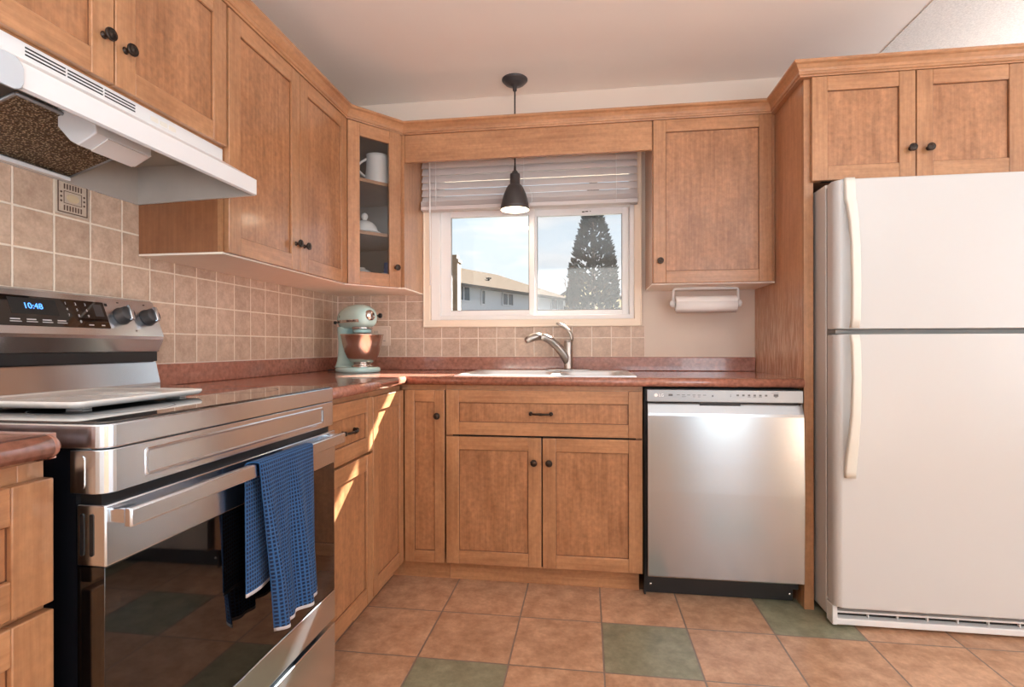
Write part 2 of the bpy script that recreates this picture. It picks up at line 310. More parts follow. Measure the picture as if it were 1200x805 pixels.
# ------------------------------------------------------------------ mesh helpers
def children(o): return [c for c in bpy.data.objects if c.parent == o]
class MB:
    def __init__(s, T=None): s.bm = bmesh.new(); s.T = T
    def _add(s, verts, faces, mat=0, smooth=False, T=None):
        t = T if T is not None else s.T
        vs = [s.bm.verts.new(t @ Vector(v) if t is not None else v) for v in verts]
        fs = []
        for f in faces:
            try:
                fc = s.bm.faces.new([vs[i] for i in f]); fc.material_index = mat; fc.smooth = smooth; fs.append(fc)
            except ValueError: pass
        return vs, fs
    def box(s, x0, x1, y0, y1, z0, z1, mat=0, bevel=0.0, seg=2, T=None, top=None):
        v = [(x0, y0, z0), (x1, y0, z0), (x1, y1, z0), (x0, y1, z0), (x0, y0, z1), (x1, y0, z1), (x1, y1, z1), (x0, y1, z1)]
        f = [(0, 3, 2, 1), (4, 5, 6, 7), (0, 1, 5, 4), (1, 2, 6, 5), (2, 3, 7, 6), (3, 0, 4, 7)]
        vs, fs = s._add(v, f, mat, T=T)
        if top is not None: fs[1].material_index = top
        if bevel > 0:
            es = list({e for fc in fs for e in fc.edges})
            r = bmesh.ops.bevel(s.bm, geom=es, offset=bevel, segments=seg, profile=0.5, affect='EDGES')
            for fc in r['faces']: fc.material_index = mat; fc.smooth = True
        return fs
    def prism(s, poly, axis, a, b, mat=0, bevel=0.0, smooth=False, seg=2, T=None):
        """poly 2D in the two other axes (cyclic order: X->(y,z) Y->(x,z) Z->(x,y)), extruded from a to b"""
        n = len(poly)
        def P(p, t):
            return {'X': (t, p[0], p[1]), 'Y': (p[0], t, p[1]), 'Z': (p[0], p[1], t)}[axis]
        v = [P(p, a) for p in poly] + [P(p, b) for p in poly]
        f = [tuple(range(n))[::-1], tuple(range(n, 2 * n))] + [(i, (i + 1) % n, n + (i + 1) % n, n + i) for i in range(n)]
        vs, fs = s._add(v, f, mat, T=T)
        if smooth:
            for fc in fs[2:]: fc.smooth = True
        if bevel > 0:
            es = list(fs[0].edges) + list(fs[1].edges)
            r = bmesh.ops.bevel(s.bm, geom=es, offset=bevel, segments=seg, profile=0.5, affect='EDGES')
            for fc in r['faces']: fc.material_index = mat; fc.smooth = True
    def lathe(s, prof, c=(0, 0, 0), axis=(0, 0, 1), seg=24, mat=0, sx=1.0, sy=1.0, T=None, cap=True):
        """prof: list of (r, h) along axis"""
        q = Vector((0, 0, 1)).rotation_difference(Vector(axis).normalized()).to_matrix(); c = Vector(c)
        v = []; f = []
        for r, h in prof:
            for k in range(seg):
                a = 2 * PI * k / seg
                v.append(c + q @ Vector((r * sx * math.cos(a), r * sy * math.sin(a), h)))
        for i in range(len(prof) - 1):
            for k in range(seg):
                f.append((i * seg + k, i * seg + (k + 1) % seg, (i + 1) * seg + (k + 1) % seg, (i + 1) * seg + k))
        vs, fs = s._add(v, f, mat, True, T=T)
        if cap:
            for base, rev in ((0, True), ((len(prof) - 1) * seg, False)):
                ring = [vs[base + k] for k in range(seg)]
                if rev: ring = ring[::-1]
                try:
                    fc = s.bm.faces.new(ring); fc.material_index = mat
                except ValueError: pass
    def loft(s, rings, mat=0, cap=True, smooth=True, T=None):
        n = len(rings[0]); v = [p for r in rings for p in r]; f = []
        for i in range(len(rings) - 1):
            for k in range(n): f.append((i * n + k, i * n + (k + 1) % n, (i + 1) * n + (k + 1) % n, (i + 1) * n + k))
        vs, fs = s._add(v, f, mat, smooth, T=T)
        if cap:
            for ring in (vs[:n][::-1], vs[-n:]):
                try: fc = s.bm.faces.new(ring); fc.material_index = mat; fc.smooth = smooth
                except ValueError: pass
    def tube(s, pts, r, seg=10, mat=0, T=None, flat=1.0, up=(0, 0, 1)):
        pts = [Vector(p) for p in pts]; rings = []; rr = r if isinstance(r, (list, tuple)) else [r] * len(pts)
        prev = None
        for i, p in enumerate(pts):
            d = (pts[min(i + 1, len(pts) - 1)] - pts[max(i - 1, 0)]).normalized()
            if prev is None:
                u = Vector(up); u = u - d * u.dot(d)
                if u.length < 1e-3: u = Vector((1, 0, 0)) - d * d.x
                u.normalize()
            else:
                u = prev - d * prev.dot(d); u.normalize()
            prev = u; sd_ = d.cross(u)
            rings.append([p + (u * math.cos(2 * PI * k / seg) * flat + sd_ * math.sin(2 * PI * k / seg)) * rr[i] for k in range(seg)])
        s.loft(rings, mat, True, True, T=T)
    def sweep(s, path, prof, mat=0):
        """path: 2D points left->right with outward on the right hand side; prof: (out, z) closed polygon; mitred"""
        P = [Vector(p) for p in path]; n = len(P); rings = []
        for i in range(n):
            dirs = []
            if i > 0: dirs.append((P[i] - P[i - 1]).normalized())
            if i < n - 1: dirs.append((P[i + 1] - P[i]).normalized())
            nr = [Vector((d.y, -d.x)) for d in dirs]
            mvec = nr[0] if len(nr) == 1 else (nr[0] + nr[1]) / (1 + nr[0].dot(nr[1]))
            rings.append([(P[i].x + mvec.x * o, P[i].y + mvec.y * o, z) for o, z in prof])
        for i in range(n - 1): s.loft([rings[i], rings[i + 1]], mat, True, False)
    def build(s, name, mats, parent=None, origin=None, local=False, recalc=True, label=None):
        if recalc: bmesh.ops.recalc_face_normals(s.bm, faces=s.bm.faces[:])
        root = parent
        while root is not None and root.parent is not None: root = root.parent
        if root is not None: org = Vector((0, 0, 0)) if local else Vector(root.location)
        elif origin is not None: org = Vector(origin)
        else:
            c = [v.co for v in s.bm.verts]
            org = Vector(((min(v.x for v in c) + max(v.x for v in c)) / 2, (min(v.y for v in c) + max(v.y for v in c)) / 2, min(v.z for v in c)))
        for v in s.bm.verts: v.co -= org
        me = bpy.data.meshes.new(name); s.bm.to_mesh(me); s.bm.free()
        for m in (mats if isinstance(mats, (list, tuple)) else [mats]): me.materials.append(M[m] if isinstance(m, str) else m)
        ob = bpy.data.objects.new(name, me); COL.objects.link(ob)
        if parent is not None: ob.parent = parent
        else: ob.location = org
        if label: ob['label'] = label
        return ob
def tag(o, label, cat, group=None):
    o['label'] = label; o['category'] = cat
    if group: o['group'] = group
    return o
def thing(name, label, cat, loc, group=None, rotz=0.0):
    o = bpy.data.objects.new(name, None); COL.objects.link(o); o.location = loc; o.rotation_euler = (0, 0, rotz)
    o.empty_display_size = 0.1
    return tag(o, label, cat, group)
def struct(o): o['kind'] = 'structure'; return o
def letters(name, txt, size, T, mat, parent, align='CENTER', local=False, depth=0.0004):
    c = bpy.data.curves.new(name, 'FONT'); c.body = txt; c.size = size; c.align_x = align; c.align_y = 'CENTER'; c.extrude = depth
    o = bpy.data.objects.new(name, c); COL.objects.link(o)
    bpy.context.view_layer.update()
    me = bpy.data.meshes.new_from_object(o.evaluated_get(bpy.context.evaluated_depsgraph_get()))
    bpy.data.objects.remove(o); me.name = name
    root = parent
    while root.parent is not None: root = root.parent
    off = Matrix.Identity(4) if local else Matrix.Translation(-Vector(root.location))
    me.transform(off @ T); me.materials.clear(); me.materials.append(M[mat])
    ob = bpy.data.objects.new(name, me); COL.objects.link(ob); ob.parent = parent
    return ob
def frame(origin, xdir, ydir):
    x = Vector(xdir).normalized(); y = Vector(ydir).normalized(); z = x.cross(y)
    return Matrix(((x.x, y.x, z.x, origin[0]), (x.y, y.y, z.y, origin[1]), (x.z, y.z, z.z, origin[2]), (0, 0, 0, 1)))
def rrect(w, h, r, n=5):
    out = []
    for cx, cy, a0 in ((w / 2 - r, h / 2 - r, 0), (-w / 2 + r, h / 2 - r, 90), (-w / 2 + r, -h / 2 + r, 180), (w / 2 - r, -h / 2 + r, 270)):
        for k in range(n + 1):
            a = math.radians(a0 + 90 * k / n); out.append((cx + r * math.cos(a), cy + r * math.sin(a)))
    return out

# ------------------------------------------------------------------ room shell
mb = MB(); mb.box(-0.12, ROOM_R + 0.15, ROOM_F - 0.15, 0.12, -0.1, 0.0); struct(mb.build('floor', 'floor', origin=(0, 0, 0)))
mb = MB(); mb.box(-0.12, 2.77, ROOM_F - 0.15, 0.13, CEIL, CEIL + 0.1); struct(mb.build('ceiling', 'ceil', origin=(0, 0, CEIL)))
mb = MB(); mb.box(2.77, ROOM_R + 0.15, ROOM_F - 0.15, 0.13, CEIL - 0.004, CEIL + 0.1); struct(mb.build('ceiling', 'popcorn', origin=(2.77, 0, CEIL)))
mb = MB(); mb.box(-0.12, 0.0, ROOM_F - 0.15, 0.13, 0, CEIL); struct(mb.build('wall_left', 'paint', origin=(0, 0, 0)))
HX0, HX1, HZ0, HZ1 = 0.552, 1.662, 1.19, 2.05
mb = MB()
mb.box(0, HX0, 0, 0.13, 0, CEIL); mb.box(HX1, ROOM_R, 0, 0.13, 0, CEIL); mb.box(HX0, HX1, 0, 0.13, 0, HZ0); mb.box(HX0, HX1, 0, 0.13, HZ1, CEIL)
struct(mb.build('wall_back', 'paint', origin=(0, 0, 0)))
mb = MB()   # wall behind the camera, with a wide patio door opening
mb.box(-0.12, 2.60, ROOM_F - 0.12, ROOM_F, 0, CEIL); mb.box(3.56, ROOM_R + 0.15, ROOM_F - 0.12, ROOM_F, 0, CEIL); mb.box(2.60, 3.56, ROOM_F - 0.12, ROOM_F, 2.2, CEIL)
struct(mb.build('wall_front', 'paint', origin=(0, ROOM_F, 0)))
mb = MB()
mb.box(ROOM_R, ROOM_R + 0.12, ROOM_F, -3.97, 0, CEIL); mb.box(ROOM_R, ROOM_R + 0.12, -2.03, 0.13, 0, CEIL)
mb.box(ROOM_R, ROOM_R + 0.12, -3.97, -2.03, 0, 0.42); mb.box(ROOM_R, ROOM_R + 0.12, -3.97, -2.03, 2.17, CEIL)
struct(mb.build('wall_right', 'paint', origin=(ROOM_R, 0, 0)))
# wall tile
mb = MB(); mb.box(0.0005, 0.006, -2.9, -0.0065, 0.9875, 1.70); struct(mb.build('wall_left_tile', 'tile_left', origin=(0, 0, 0)))
mb = MB(); mb.box(0.0005, 0.5135, -0.006, -0.0005, 0.9875, 1.40); mb.box(0.5135, 1.713, -0.006, -0.0005, 0.9875, 1.1495)
struct(mb.build('wall_back_tile', 'tile_back', origin=(0, 0, 0)))
mb = MB(); mb.box(1.712, 1.716, -0.007, -0.0005, 0.9875, 1.1495); mb.box(0.0065, 0.0105, -0.0105, -0.0065, 0.9875, 1.335)
struct(mb.build('trim_1', 'caulk', origin=(1.714, 0, 0.9875)))

# ------------------------------------------------------------------ window_1
win = struct(thing('window_1', 'white vinyl sliding window with cream casing above the sink', 'window', (1.107, 0, 1.15)))
mb = MB()   # casing with a stepped profile
for x0, x1, z0, z1 in ((0.514, 0.553, 1.15, 2.10), (1.661, 1.700, 1.15, 2.10)):
    mb.box(x0, x1, -0.016, -0.0005, z0, z1, bevel=0.003)
mb.box(0.514, 1.700, -0.0165, -0.0008, 1.15, 1.189, bevel=0.003); mb.box(0.514, 1.700, -0.0165, -0.0008, 2.05, 2.10, bevel=0.003)
for x0, x1 in ((0.514, 0.524), (1.690, 1.700)): mb.box(x0, x1, -0.022, -0.0005, 1.15, 2.10, bevel=0.003)
mb.box(0.514, 1.700, -0.0225, -0.0005, 1.149, 1.159, bevel=0.003)
mb.build('casing', 'casing', win)
mb = MB()   # main frame
mb.box(HX0, 0.602, 0.012, 0.125, HZ0, HZ1, bevel=0.003); mb.box(1.64, HX1, 0.012, 0.125, HZ0, HZ1, bevel=0.003)
mb.box(0.60, 1.642, 0.013, 0.125, HZ0, 1.214, bevel=0.003); mb.box(0.60, 1.642, 0.013, 0.125, 2.0, HZ1, bevel=0.003)
mb.box(0.60, 1.642, 0.014, 0.120, 1.80, 1.86, bevel=0.003)
mb.build('frame', 'vinyl', win)
def sash(name, x0, x1, z0, z1, y, gx0, gx1, gz0, gz1):
    mb = MB()
    mb.box(x0, gx0, y, y + 0.03, z0, z1, bevel=0.003); mb.box(gx1, x1, y, y + 0.03, z0, z1, bevel=0.003)
    mb.box(gx0, gx1, y + 0.001, y + 0.029, z0, gz0, bevel=0.002); mb.box(gx0, gx1, y + 0.001, y + 0.029, gz1, z1, bevel=0.002)
    s = mb.build(name, 'vinyl', win)
    g = MB(); g.box(gx0 - 0.003, gx0 + 0.003, y + 0.004, y + 0.012, gz0, gz1); g.box(gx1 - 0.003, gx1 + 0.003, y + 0.004, y + 0.012, gz0, gz1)
    g.box(gx0, gx1, y + 0.004, y + 0.012, gz0 - 0.002, gz0 + 0.003); g.build('glazing_seal', 'gray_seal', s)
    g = MB(); g.box(gx0 - 0.004, gx1 + 0.004, y + 0.013, y + 0.017, gz0 - 0.004, gz1 + 0.004); g.build('pane', 'pane', s)
sash('sash', 0.603, 1.131, 1.2145, 1.80, 0.034, 0.660, 1.100, 1.243, 1.765)
sash('sash', 1.112, 1.639, 1.2145, 1.80, 0.070, 1.141, 1.603, 1.243, 1.765)
mb = MB(); mb.box(0.604, 1.638, 0.05, 0.054, 1.862, 1.998); mb.build('pane', 'pane', win)
mb = MB(); mb.box(1.12, 1.625, 0.109, 0.110, 1.2145, 1.80); mb.build('insect_screen', 'screen', win)
mb = MB(); mb.box(0.93, 1.09, 0.0305, 0.034, 1.2155, 1.222, bevel=0.001); mb.build('pull_rail', 'vinyl', win)

mb = MB(); mb.box(1.388, 1.402, 0.0692, 0.0701, 1.777, 1.783); mb.box(1.405, 1.422, 0.0692, 0.0701, 1.779, 1.784); mb.box(1.430, 1.436, 0.0692, 0.0701, 1.780, 1.784); mb.build('sash_mark', 'dark_gap', win)
# ------------------------------------------------------------------ cabinet helpers
M['edge_line'] = plain('dark_edge_line', rgb(98, 58, 36), 0.5)
WM = ['wood_v', 'wood_h', 'wood_p', 'dark_gap', 'edge_line']
def face_T(kind, pos):
    """local (u, w, z): u along the face, w outward"""
    if kind == 'X': return Matrix(((0, 1, 0, pos), (1, 0, 0, 0), (0, 0, 1, 0), (0, 0, 0, 1)))      # faces +X, u = Y
    if kind == 'Y': return Matrix(((1, 0, 0, 0), (0, -1, 0, pos), (0, 0, 1, 0), (0, 0, 0, 1)))     # faces -Y, u = X
def shaker(name, parent, T, u0, u1, z0, z1, sw=0.057, rw=0.057, th=0.019, glass=False):
    mb = MB(T)
    bv = 0.0022
    mb.box(u0, u0 + sw, 0, th, z0, z1, 0, bv); mb.box(u1 - sw, u1, 0, th, z0, z1, 0, bv)
    mb.box(u0 + sw, u1 - sw, 0, th - 0.0006, z0, z0 + rw, 1, bv); mb.box(u0 + sw, u1 - sw, 0, th - 0.0006, z1 - rw, z1, 1, bv)
    if not glass:
        mb.box(u0 + sw - 0.004, u1 - sw + 0.004, 0.003, th - 0.0085, z0 + rw - 0.004, z1 - rw + 0.004, 2)
        g_ = 0.0022; a0, a1, b0, b1 = u0 + sw, u1 - sw, z0 + rw, z1 - rw      # thin dark line along the inside edge of the recess
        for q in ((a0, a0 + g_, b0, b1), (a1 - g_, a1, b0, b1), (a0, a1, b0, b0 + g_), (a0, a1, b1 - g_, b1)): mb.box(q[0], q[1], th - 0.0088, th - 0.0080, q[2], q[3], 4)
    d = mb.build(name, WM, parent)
    if glass:
        g = MB(T); g.box(u0 + sw - 0.003, u1 - sw + 0.003, 0.007, 0.010, z0 + rw - 0.003, z1 - rw + 0.003); g.build('pane', 'pane_dim', d)
    return d
def knob(parent, T, u, z, th=0.019):
    mb = MB(); c = T @ Vector((u, th - 0.0005, z)); ax = T.to_3x3() @ Vector((0, 1, 0))
    mb.lathe([(0.0085, 0), (0.0085, 0.002), (0.0055, 0.004), (0.0052, 0.012), (0.0105, 0.0155), (0.0145, 0.0185), (0.015, 0.021), (0.0135, 0.0245), (0.0125, 0.0238), (0.008, 0.0262), (0.002, 0.0275)], c, ax, 20)
    return mb.build('knob', 'bronze', parent)
def pull(parent, T, u, z, half=0.045, th=0.019):
    mb = MB()
    pts = []
    for k in range(17):
        s = -1 + 2 * k / 16; pts.append(T @ Vector((u + s * half, th + 0.006 + 0.020 * (1 - s ** 4), z)))
    mb.tube(pts, [0.0045 + 0.0018 * math.exp(-((k - 8) / 1.6) ** 2) for k in range(17)], 10)
    for s in (-1, 1):
        c = T @ Vector((u + s * half, th - 0.0005, z)); mb.lathe([(0.0085, 0), (0.009, 0.003), (0.0075, 0.008), (0.0085, 0.013), (0.006, 0.018), (0.001, 0.0195)], c, T.to_3x3() @ Vector((0, 1, 0)), 14)
    c = T @ Vector((u, th + 0.026, z)); 
    for dx in (-0.006, 0.006): mb.lathe([(0.0055, -0.0012), (0.0072, 0), (0.0055, 0.0012)], T @ Vector((u + dx, th + 0.026, z)), T.to_3x3() @ Vector((1, 0, 0)), 12)
    return mb.build('handle', 'bronze', parent)

# ---- base cabinet left of the range (three drawers; the front end of the run)
FX = face_T('X', 0.595); FY = face_T('Y', -0.595)
c = thing('drawer_cabinet', 'maple drawer base cabinet at the lower left, left of the range', 'cabinet', (0.3, -2.46, 0))
mb = MB(); mb.box(0.003, 0.575, -2.75, -2.161, 0.10, 0.874); mb.box(0.003, 0.52, -2.75, -2.161, 0.0, 0.10)
mb.build('carcass', 'wood_side', c)
mb = MB(FX); mb.box(-2.199, -2.161, -0.0195, -0.0005, 0.10, 0.8745, 0, 0.001); mb.box(-2.75, -2.199, -0.0195, -0.001, 0.83, 0.8745, 1); mb.box(-2.75, -2.199, -0.0195, -0.001, 0.635, 0.672, 1)
mb.build('face_frame', WM, c)
for z0, z1 in ((0.660, 0.847), (0.385, 0.649), (0.105, 0.377)):
    d = shaker('drawer', c, FX, -2.74, -2.162, z0, z1, 0.060, 0.055); pull(d, FX, -2.45, (z0 + z1) / 2)

# ---- base cabinet right of the range (drawer over door)
c = thing('base_cabinet', 'narrow maple base cabinet with one drawer over a door, right of the range', 'cabinet', (0.3, -1.156, 0))
mb = MB(); mb.box(0.003, 0.575, -1.364, -0.9535, 0.10, 0.874); mb.box(0.003, 0.53, -1.364, -0.9535, 0.0, 0.10); mb.build('carcass', 'wood_side', c)
mb = MB(FX); mb.box(-1.364, -1.33, -0.0195, -0.0005, 0.10, 0.8745, 0, 0.001); mb.box(-0.985, -0.9535, -0.0195, -0.0005, 0.10, 0.8745, 0, 0.001); mb.box(-1.33, -0.985, -0.0195, -0.001, 0.845, 0.8745, 1); mb.box(-1.33, -0.985, -0.0195, -0.001, 0.63, 0.67, 1)
mb.build('face_frame', WM, c)
d = shaker('drawer', c, FX, -1.362, -0.956, 0.6545, 0.857, 0.052, 0.055); pull(d, FX, -1.165, 0.756)
d = shaker('door', c, FX, -1.362, -0.956, 0.098, 0.645, 0.052, 0.057); knob(d, FX, -1.33, 0.58)

# ---- corner base cabinet with bifold door
c = thing('corner_base_cabinet', 'maple corner base cabinet with a bifold door in the inside corner', 'cabinet', (0.3, -0.4, 0))
mb = MB()
mb.prism([(0.003, -0.952), (0.575, -0.952), (0.575, -0.575), (0.801, -0.575), (0.801, -0.003), (0.003, -0.003)], 'Z', 0.10, 0.874)
mb.prism([(0.003, -0.952), (0.535, -0.952), (0.535, -0.535), (0.801, -0.535), (0.801, -0.003), (0.003, -0.003)], 'Z', 0.0, 0.10)
mb.build('carcass', 'wood_h', c)
mb = MB(FX); mb.box(-0.952, -0.614, -0.0195, -0.0005, 0.852, 0.8745, 1); mb.build('face_frame', WM, c)
d = shaker('door', c, FX, -0.951, -0.617, 0.098, 0.853, 0.05, 0.057)
d = shaker('door', c, FY, 0.616, 0.7975, 0.098, 0.853, 0.045, 0.052); knob(d, FY, 0.768, 0.742)
mb = MB(FY); mb.box(0.597, 0.801, -0.0195, -0.0005, 0.852, 0.8745, 1); mb.build('face_frame', WM, c)

# ---- sink base cabinet
c = thing('sink_cabinet', 'wide maple sink base cabinet with a false drawer front and two doors', 'cabinet', (1.222, -0.3, 0))
mb = MB(); mb.box(0.8025, 1.6425, -0.575, -0.003, 0.10, 0.72); mb.box(0.8025, 1.632, -0.537, -0.003, 0.0, 0.10, bevel=0.001)
mb.box(0.8025, 0.82, -0.575, -0.003, 0.72, 0.874); mb.box(1.625, 1.6425, -0.575, -0.003, 0.72, 0.874)
mb.build('carcass', 'wood_h', c)
mb = MB(FY); mb.box(0.8025, 1.6425, -0.0195, -0.0005, 0.852, 0.8745, 1); mb.box(0.8025, 0.83, -0.0195, -0.001, 0.1, 0.852, 0); mb.box(1.615, 1.6425, -0.0195, -0.001, 0.1, 0.852, 0); mb.box(0.83, 1.615, -0.0195, -0.001, 0.64, 0.675, 3); mb.box(1.20, 1.245, -0.0195, -0.001, 0.1, 0.64, 3)
mb.build('face_frame', WM, c)
d = shaker('drawer_front', c, FY, 0.8045, 1.6405, 0.661, 0.855, 0.057, 0.055); pull(d, FY, 1.219, 0.757, 0.043)
d = shaker('door', c, FY, 0.8045, 1.2205, 0.1005, 0.653, 0.057, 0.057); knob(d, FY, 1.190, 0.550)
d = shaker('door', c, FY, 1.2255, 1.6405, 0.1005, 0.653, 0.057, 0.057); knob(d, FY, 1.254, 0.550)

# ---- refrigerator end panel
c = thing('end_panel', 'tall maple end panel between the dishwasher and the refrigerator', 'panel', (2.283, -0.32, 0))
mb = MB(); mb.prism([(-0.003, 0.0), (-0.555, 0.0), (-0.555, 0.10), (-0.60, 0.10), (-0.60, 2.098), (-0.003, 2.098)], 'X', 2.2645, 2.2835)
mb.build('side_panel', 'wood_wear', c)
mb = MB(); mb.box(2.2640, 2.3000, -0.6205, -0.6005, 0.0, 2.098, 0, 0.0015)
mb.box(2.2640, 2.2830, -0.6002, -0.555, 0.0, 0.0995, 0)
mb.build('front_stile', WM, c)

# ---- cabinet over the refrigerator
FYF = face_T('Y', -0.621)
c = thing('over_fridge_cabinet', 'maple two door wall cabinet above the white refrigerator', 'cabinet', (2.68, -0.32, 1.69))
mb = MB(); mb.box(2.3010, 3.07, -0.60, -0.003, 1.692, 2.098); mb.build('carcass', 'wood_side', c)
mb = MB(FYF); mb.box(2.3005, 2.33, -0.0195, -0.0005, 1.69, 2.098, 0); mb.box(2.33, 3.07, -0.0195, -0.0005, 2.07, 2.098, 1); mb.box(2.33, 3.07, -0.0195, -0.0005, 1.69, 1.72, 3); mb.box(2.65, 2.68, -0.0195, -0.001, 1.72, 2.07, 3); mb.box(3.04, 3.07, -0.0195, -0.0005, 1.69, 2.098, 0)
mb.build('face_frame', WM, c)
d = shaker('door', c, FYF, 2.288, 2.6585, 1.69, 2.097); knob(d, FYF, 2.640, 1.797)
d = shaker('door', c, FYF, 2.6625, 3.035, 1.69, 2.097); knob(d, FYF, 2.702, 1.795)

# ---- wall cabinet right of the window
FYU = face_T('Y', -0.299)
c = thing('window_cabinet', 'single door maple wall cabinet on the right of the window', 'cabinet', (1.99, -0.15, 1.335))
mb = MB(); mb.box(1.7185, 2.2625, -0.28, -0.003, 1.338, 2.098, 0); mb.build('carcass', 'wood_v', c)
mb = MB(); mb.box(1.7180, 2.2630, -0.2985, -0.003, 1.3315, 1.3378, 0); mb.build('bottom_panel', 'melamine', c, label='cream bottom panel')
mb = MB(FYU); mb.box(1.7180, 1.75, -0.0185, -0.0005, 1.338, 2.098, 0); mb.box(2.235, 2.2630, -0.0185, -0.0005, 1.338, 2.098, 0); mb.box(1.75, 2.235, -0.0185, -0.001, 2.07, 2.098, 1); mb.box(1.75, 2.235, -0.0185, -0.001, 1.338, 1.36, 1)
mb.build('face_frame', WM, c)
d = shaker('door', c, FYU, 1.7215, 2.247, 1.337, 2.0975); knob(d, FYU, 1.752, 1.440)

# ---- left wall cabinets: over the hood, the tall pair
FXU = face_T('X', 0.299)
c = thing('over_hood_cabinet', 'short maple two door wall cabinet above the white range hood', 'cabinet', (0.15, -1.74, 1.655))
mb = MB(); mb.box(0.003, 0.28, -2.135, -1.364, 1.654, 2.098); mb.build('carcass', 'wood_side', c)
mb = MB(FXU); mb.box(-2.135, -1.364, -0.0185, -0.001, 1.6535, 1.68, 1); mb.box(-2.135, -1.364, -0.0185, -0.001, 2.07, 2.098, 1); mb.box(-1.40, -1.364, -0.0185, -0.0005, 1.68, 2.07, 0); mb.box(-1.78, -1.74, -0.0185, -0.001, 1.68, 2.07, 3)
mb.build('face_frame', WM, c)
d = shaker('door', c, FXU, -2.13, -1.7605, 1.658, 2.095); knob(d, FXU, -1.788, 1.758)
d = shaker('door', c, FXU, -1.7565, -1.368, 1.658, 2.095); knob(d, FXU, -1.730, 1.754)

c = thing('tall_wall_cabinet', 'tall maple two door wall cabinet between the range hood and the glass corner cabinet', 'cabinet', (0.15, -0.95, 1.335))
mb = MB(); mb.box(0.0065, 0.28, -1.3605, -0.5395, 1.338, 2.098); mb.build('carcass', 'wood_side', c)
mb = MB(); mb.box(0.0065, 0.2985, -1.3610, -0.5390, 1.3315, 1.3378); mb.build('bottom_panel', 'melamine', c, label='cream bottom panel')
mb = MB(FXU); mb.box(-1.3610, -1.325, -0.0185, -0.0005, 1.3379, 2.098, 0); mb.box(-0.575, -0.539, -0.0185, -0.0005, 1.3379, 2.098, 0); mb.box(-1.325, -0.575, -0.0185, -0.001, 2.07, 2.098, 1); mb.box(-1.325, -0.575, -0.0185, -0.001, 1.3379, 1.365, 1); mb.box(-0.96, -0.925, -0.0185, -0.001, 1.365, 2.07, 3)
mb.build('face_frame', WM, c)
d = shaker('door', c, FXU, -1.358, -0.9475, 1.336, 2.095); knob(d, FXU, -0.978, 1.436)
d = shaker('door', c, FXU, -0.9445, -0.542, 1.336, 2.095); knob(d, FXU, -0.918, 1.436)

# ---- diagonal glass corner cabinet
c = thing('glass_corner_cabinet', 'diagonal maple corner wall cabinet with a glass door, left of the window', 'cabinet', (0.22, -0.22, 1.335))
A = Vector((0.304, -0.536)); B = Vector((0.4955, -0.318)); dd = (B - A).normalized(); nn = Vector((dd.y, -dd.x)); DL = (B - A).length
mb = MB()
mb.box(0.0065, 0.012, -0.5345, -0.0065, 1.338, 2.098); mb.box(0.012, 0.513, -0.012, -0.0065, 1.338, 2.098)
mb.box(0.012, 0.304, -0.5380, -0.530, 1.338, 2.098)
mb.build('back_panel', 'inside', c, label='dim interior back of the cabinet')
mb = MB(); mb.box(0.4965, 0.5135, -0.318, -0.007, 1.3379, 2.098, 0, 0.001); mb.build('side_panel', 'wood_v', c)
pent = [(0.0065, -0.5375), (0.304, -0.5375), (0.4955, -0.3195), (0.5130, -0.3195), (0.5130, -0.0065), (0.0065, -0.0065)]
mb = MB(); mb.prism(pent, 'Z', 1.3315, 1.3378); mb.build('bottom_panel', 'melamine', c, label='cream bottom panel')
shp = [(0.013, -0.528), (0.294, -0.528), (0.4945, -0.298), (0.4945, -0.013), (0.013, -0.013)]
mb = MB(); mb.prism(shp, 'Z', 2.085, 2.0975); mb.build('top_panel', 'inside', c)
for z in (1.3381, 1.582, 1.832):
    mb = MB(); mb.prism([(x, y) for x, y in shp], 'Z', z if z > 1.4 else 1.3381, z + 0.016 if z > 1.4 else 1.350); mb.build('shelf', 'wood_h', c)
TD = Matrix(((dd.x, nn.x, 0, A.x), (dd.y, nn.y, 0, A.y), (0, 0, 1, 0), (0, 0, 0, 1)))
mb = MB(TD); mb.box(-0.004, 0.012, -0.018, -0.0006, 1.3379, 2.098, 0); mb.box(DL - 0.012, DL + 0.004, -0.018, -0.0006, 1.3379, 2.098, 0); mb.box(0.012, DL - 0.012, -0.018, -0.0008, 2.05, 2.098, 1); mb.box(0.012, DL - 0.012, -0.018, -0.0008, 1.3379, 1.37, 1)
mb.build('face_frame', WM, c)
d = shaker('door', c, TD, 0.006, 0.276, 1.336, 2.095, 0.059, 0.062, glass=True); knob(d, TD, 0.252, 1.431)

# ---- valance and crown moulding
mb = MB(); mb.box(0.5145, 1.7175, -0.312, -0.294, 1.963, 2.0982, 1, 0.0015); tag(mb.build('valance', WM), 'flat maple valance board spanning above the window between two wall cabinets', 'valance')
crown = [(-0.012, 2.0985), (0.0205, 2.0985), (0.0215, 2.104), (0.0265, 2.106), (0.0275, 2.1135), (0.0265, 2.117), (0.031, 2.126), (0.040, 2.139), (0.048, 2.144), (0.050, 2.147), (0.050, 2.1545), (-0.012, 2.1545)]
mb = MB(); mb.sweep([(0.299, -2.18), (0.299, -0.540), (0.4975, -0.300), (2.2640, -0.300), (2.2640, -0.621), (3.09, -0.621)], crown)
tag(mb.build('crown_molding', 'wood_h'), 'maple crown molding running along the tops of all the wall cabinets', 'molding')

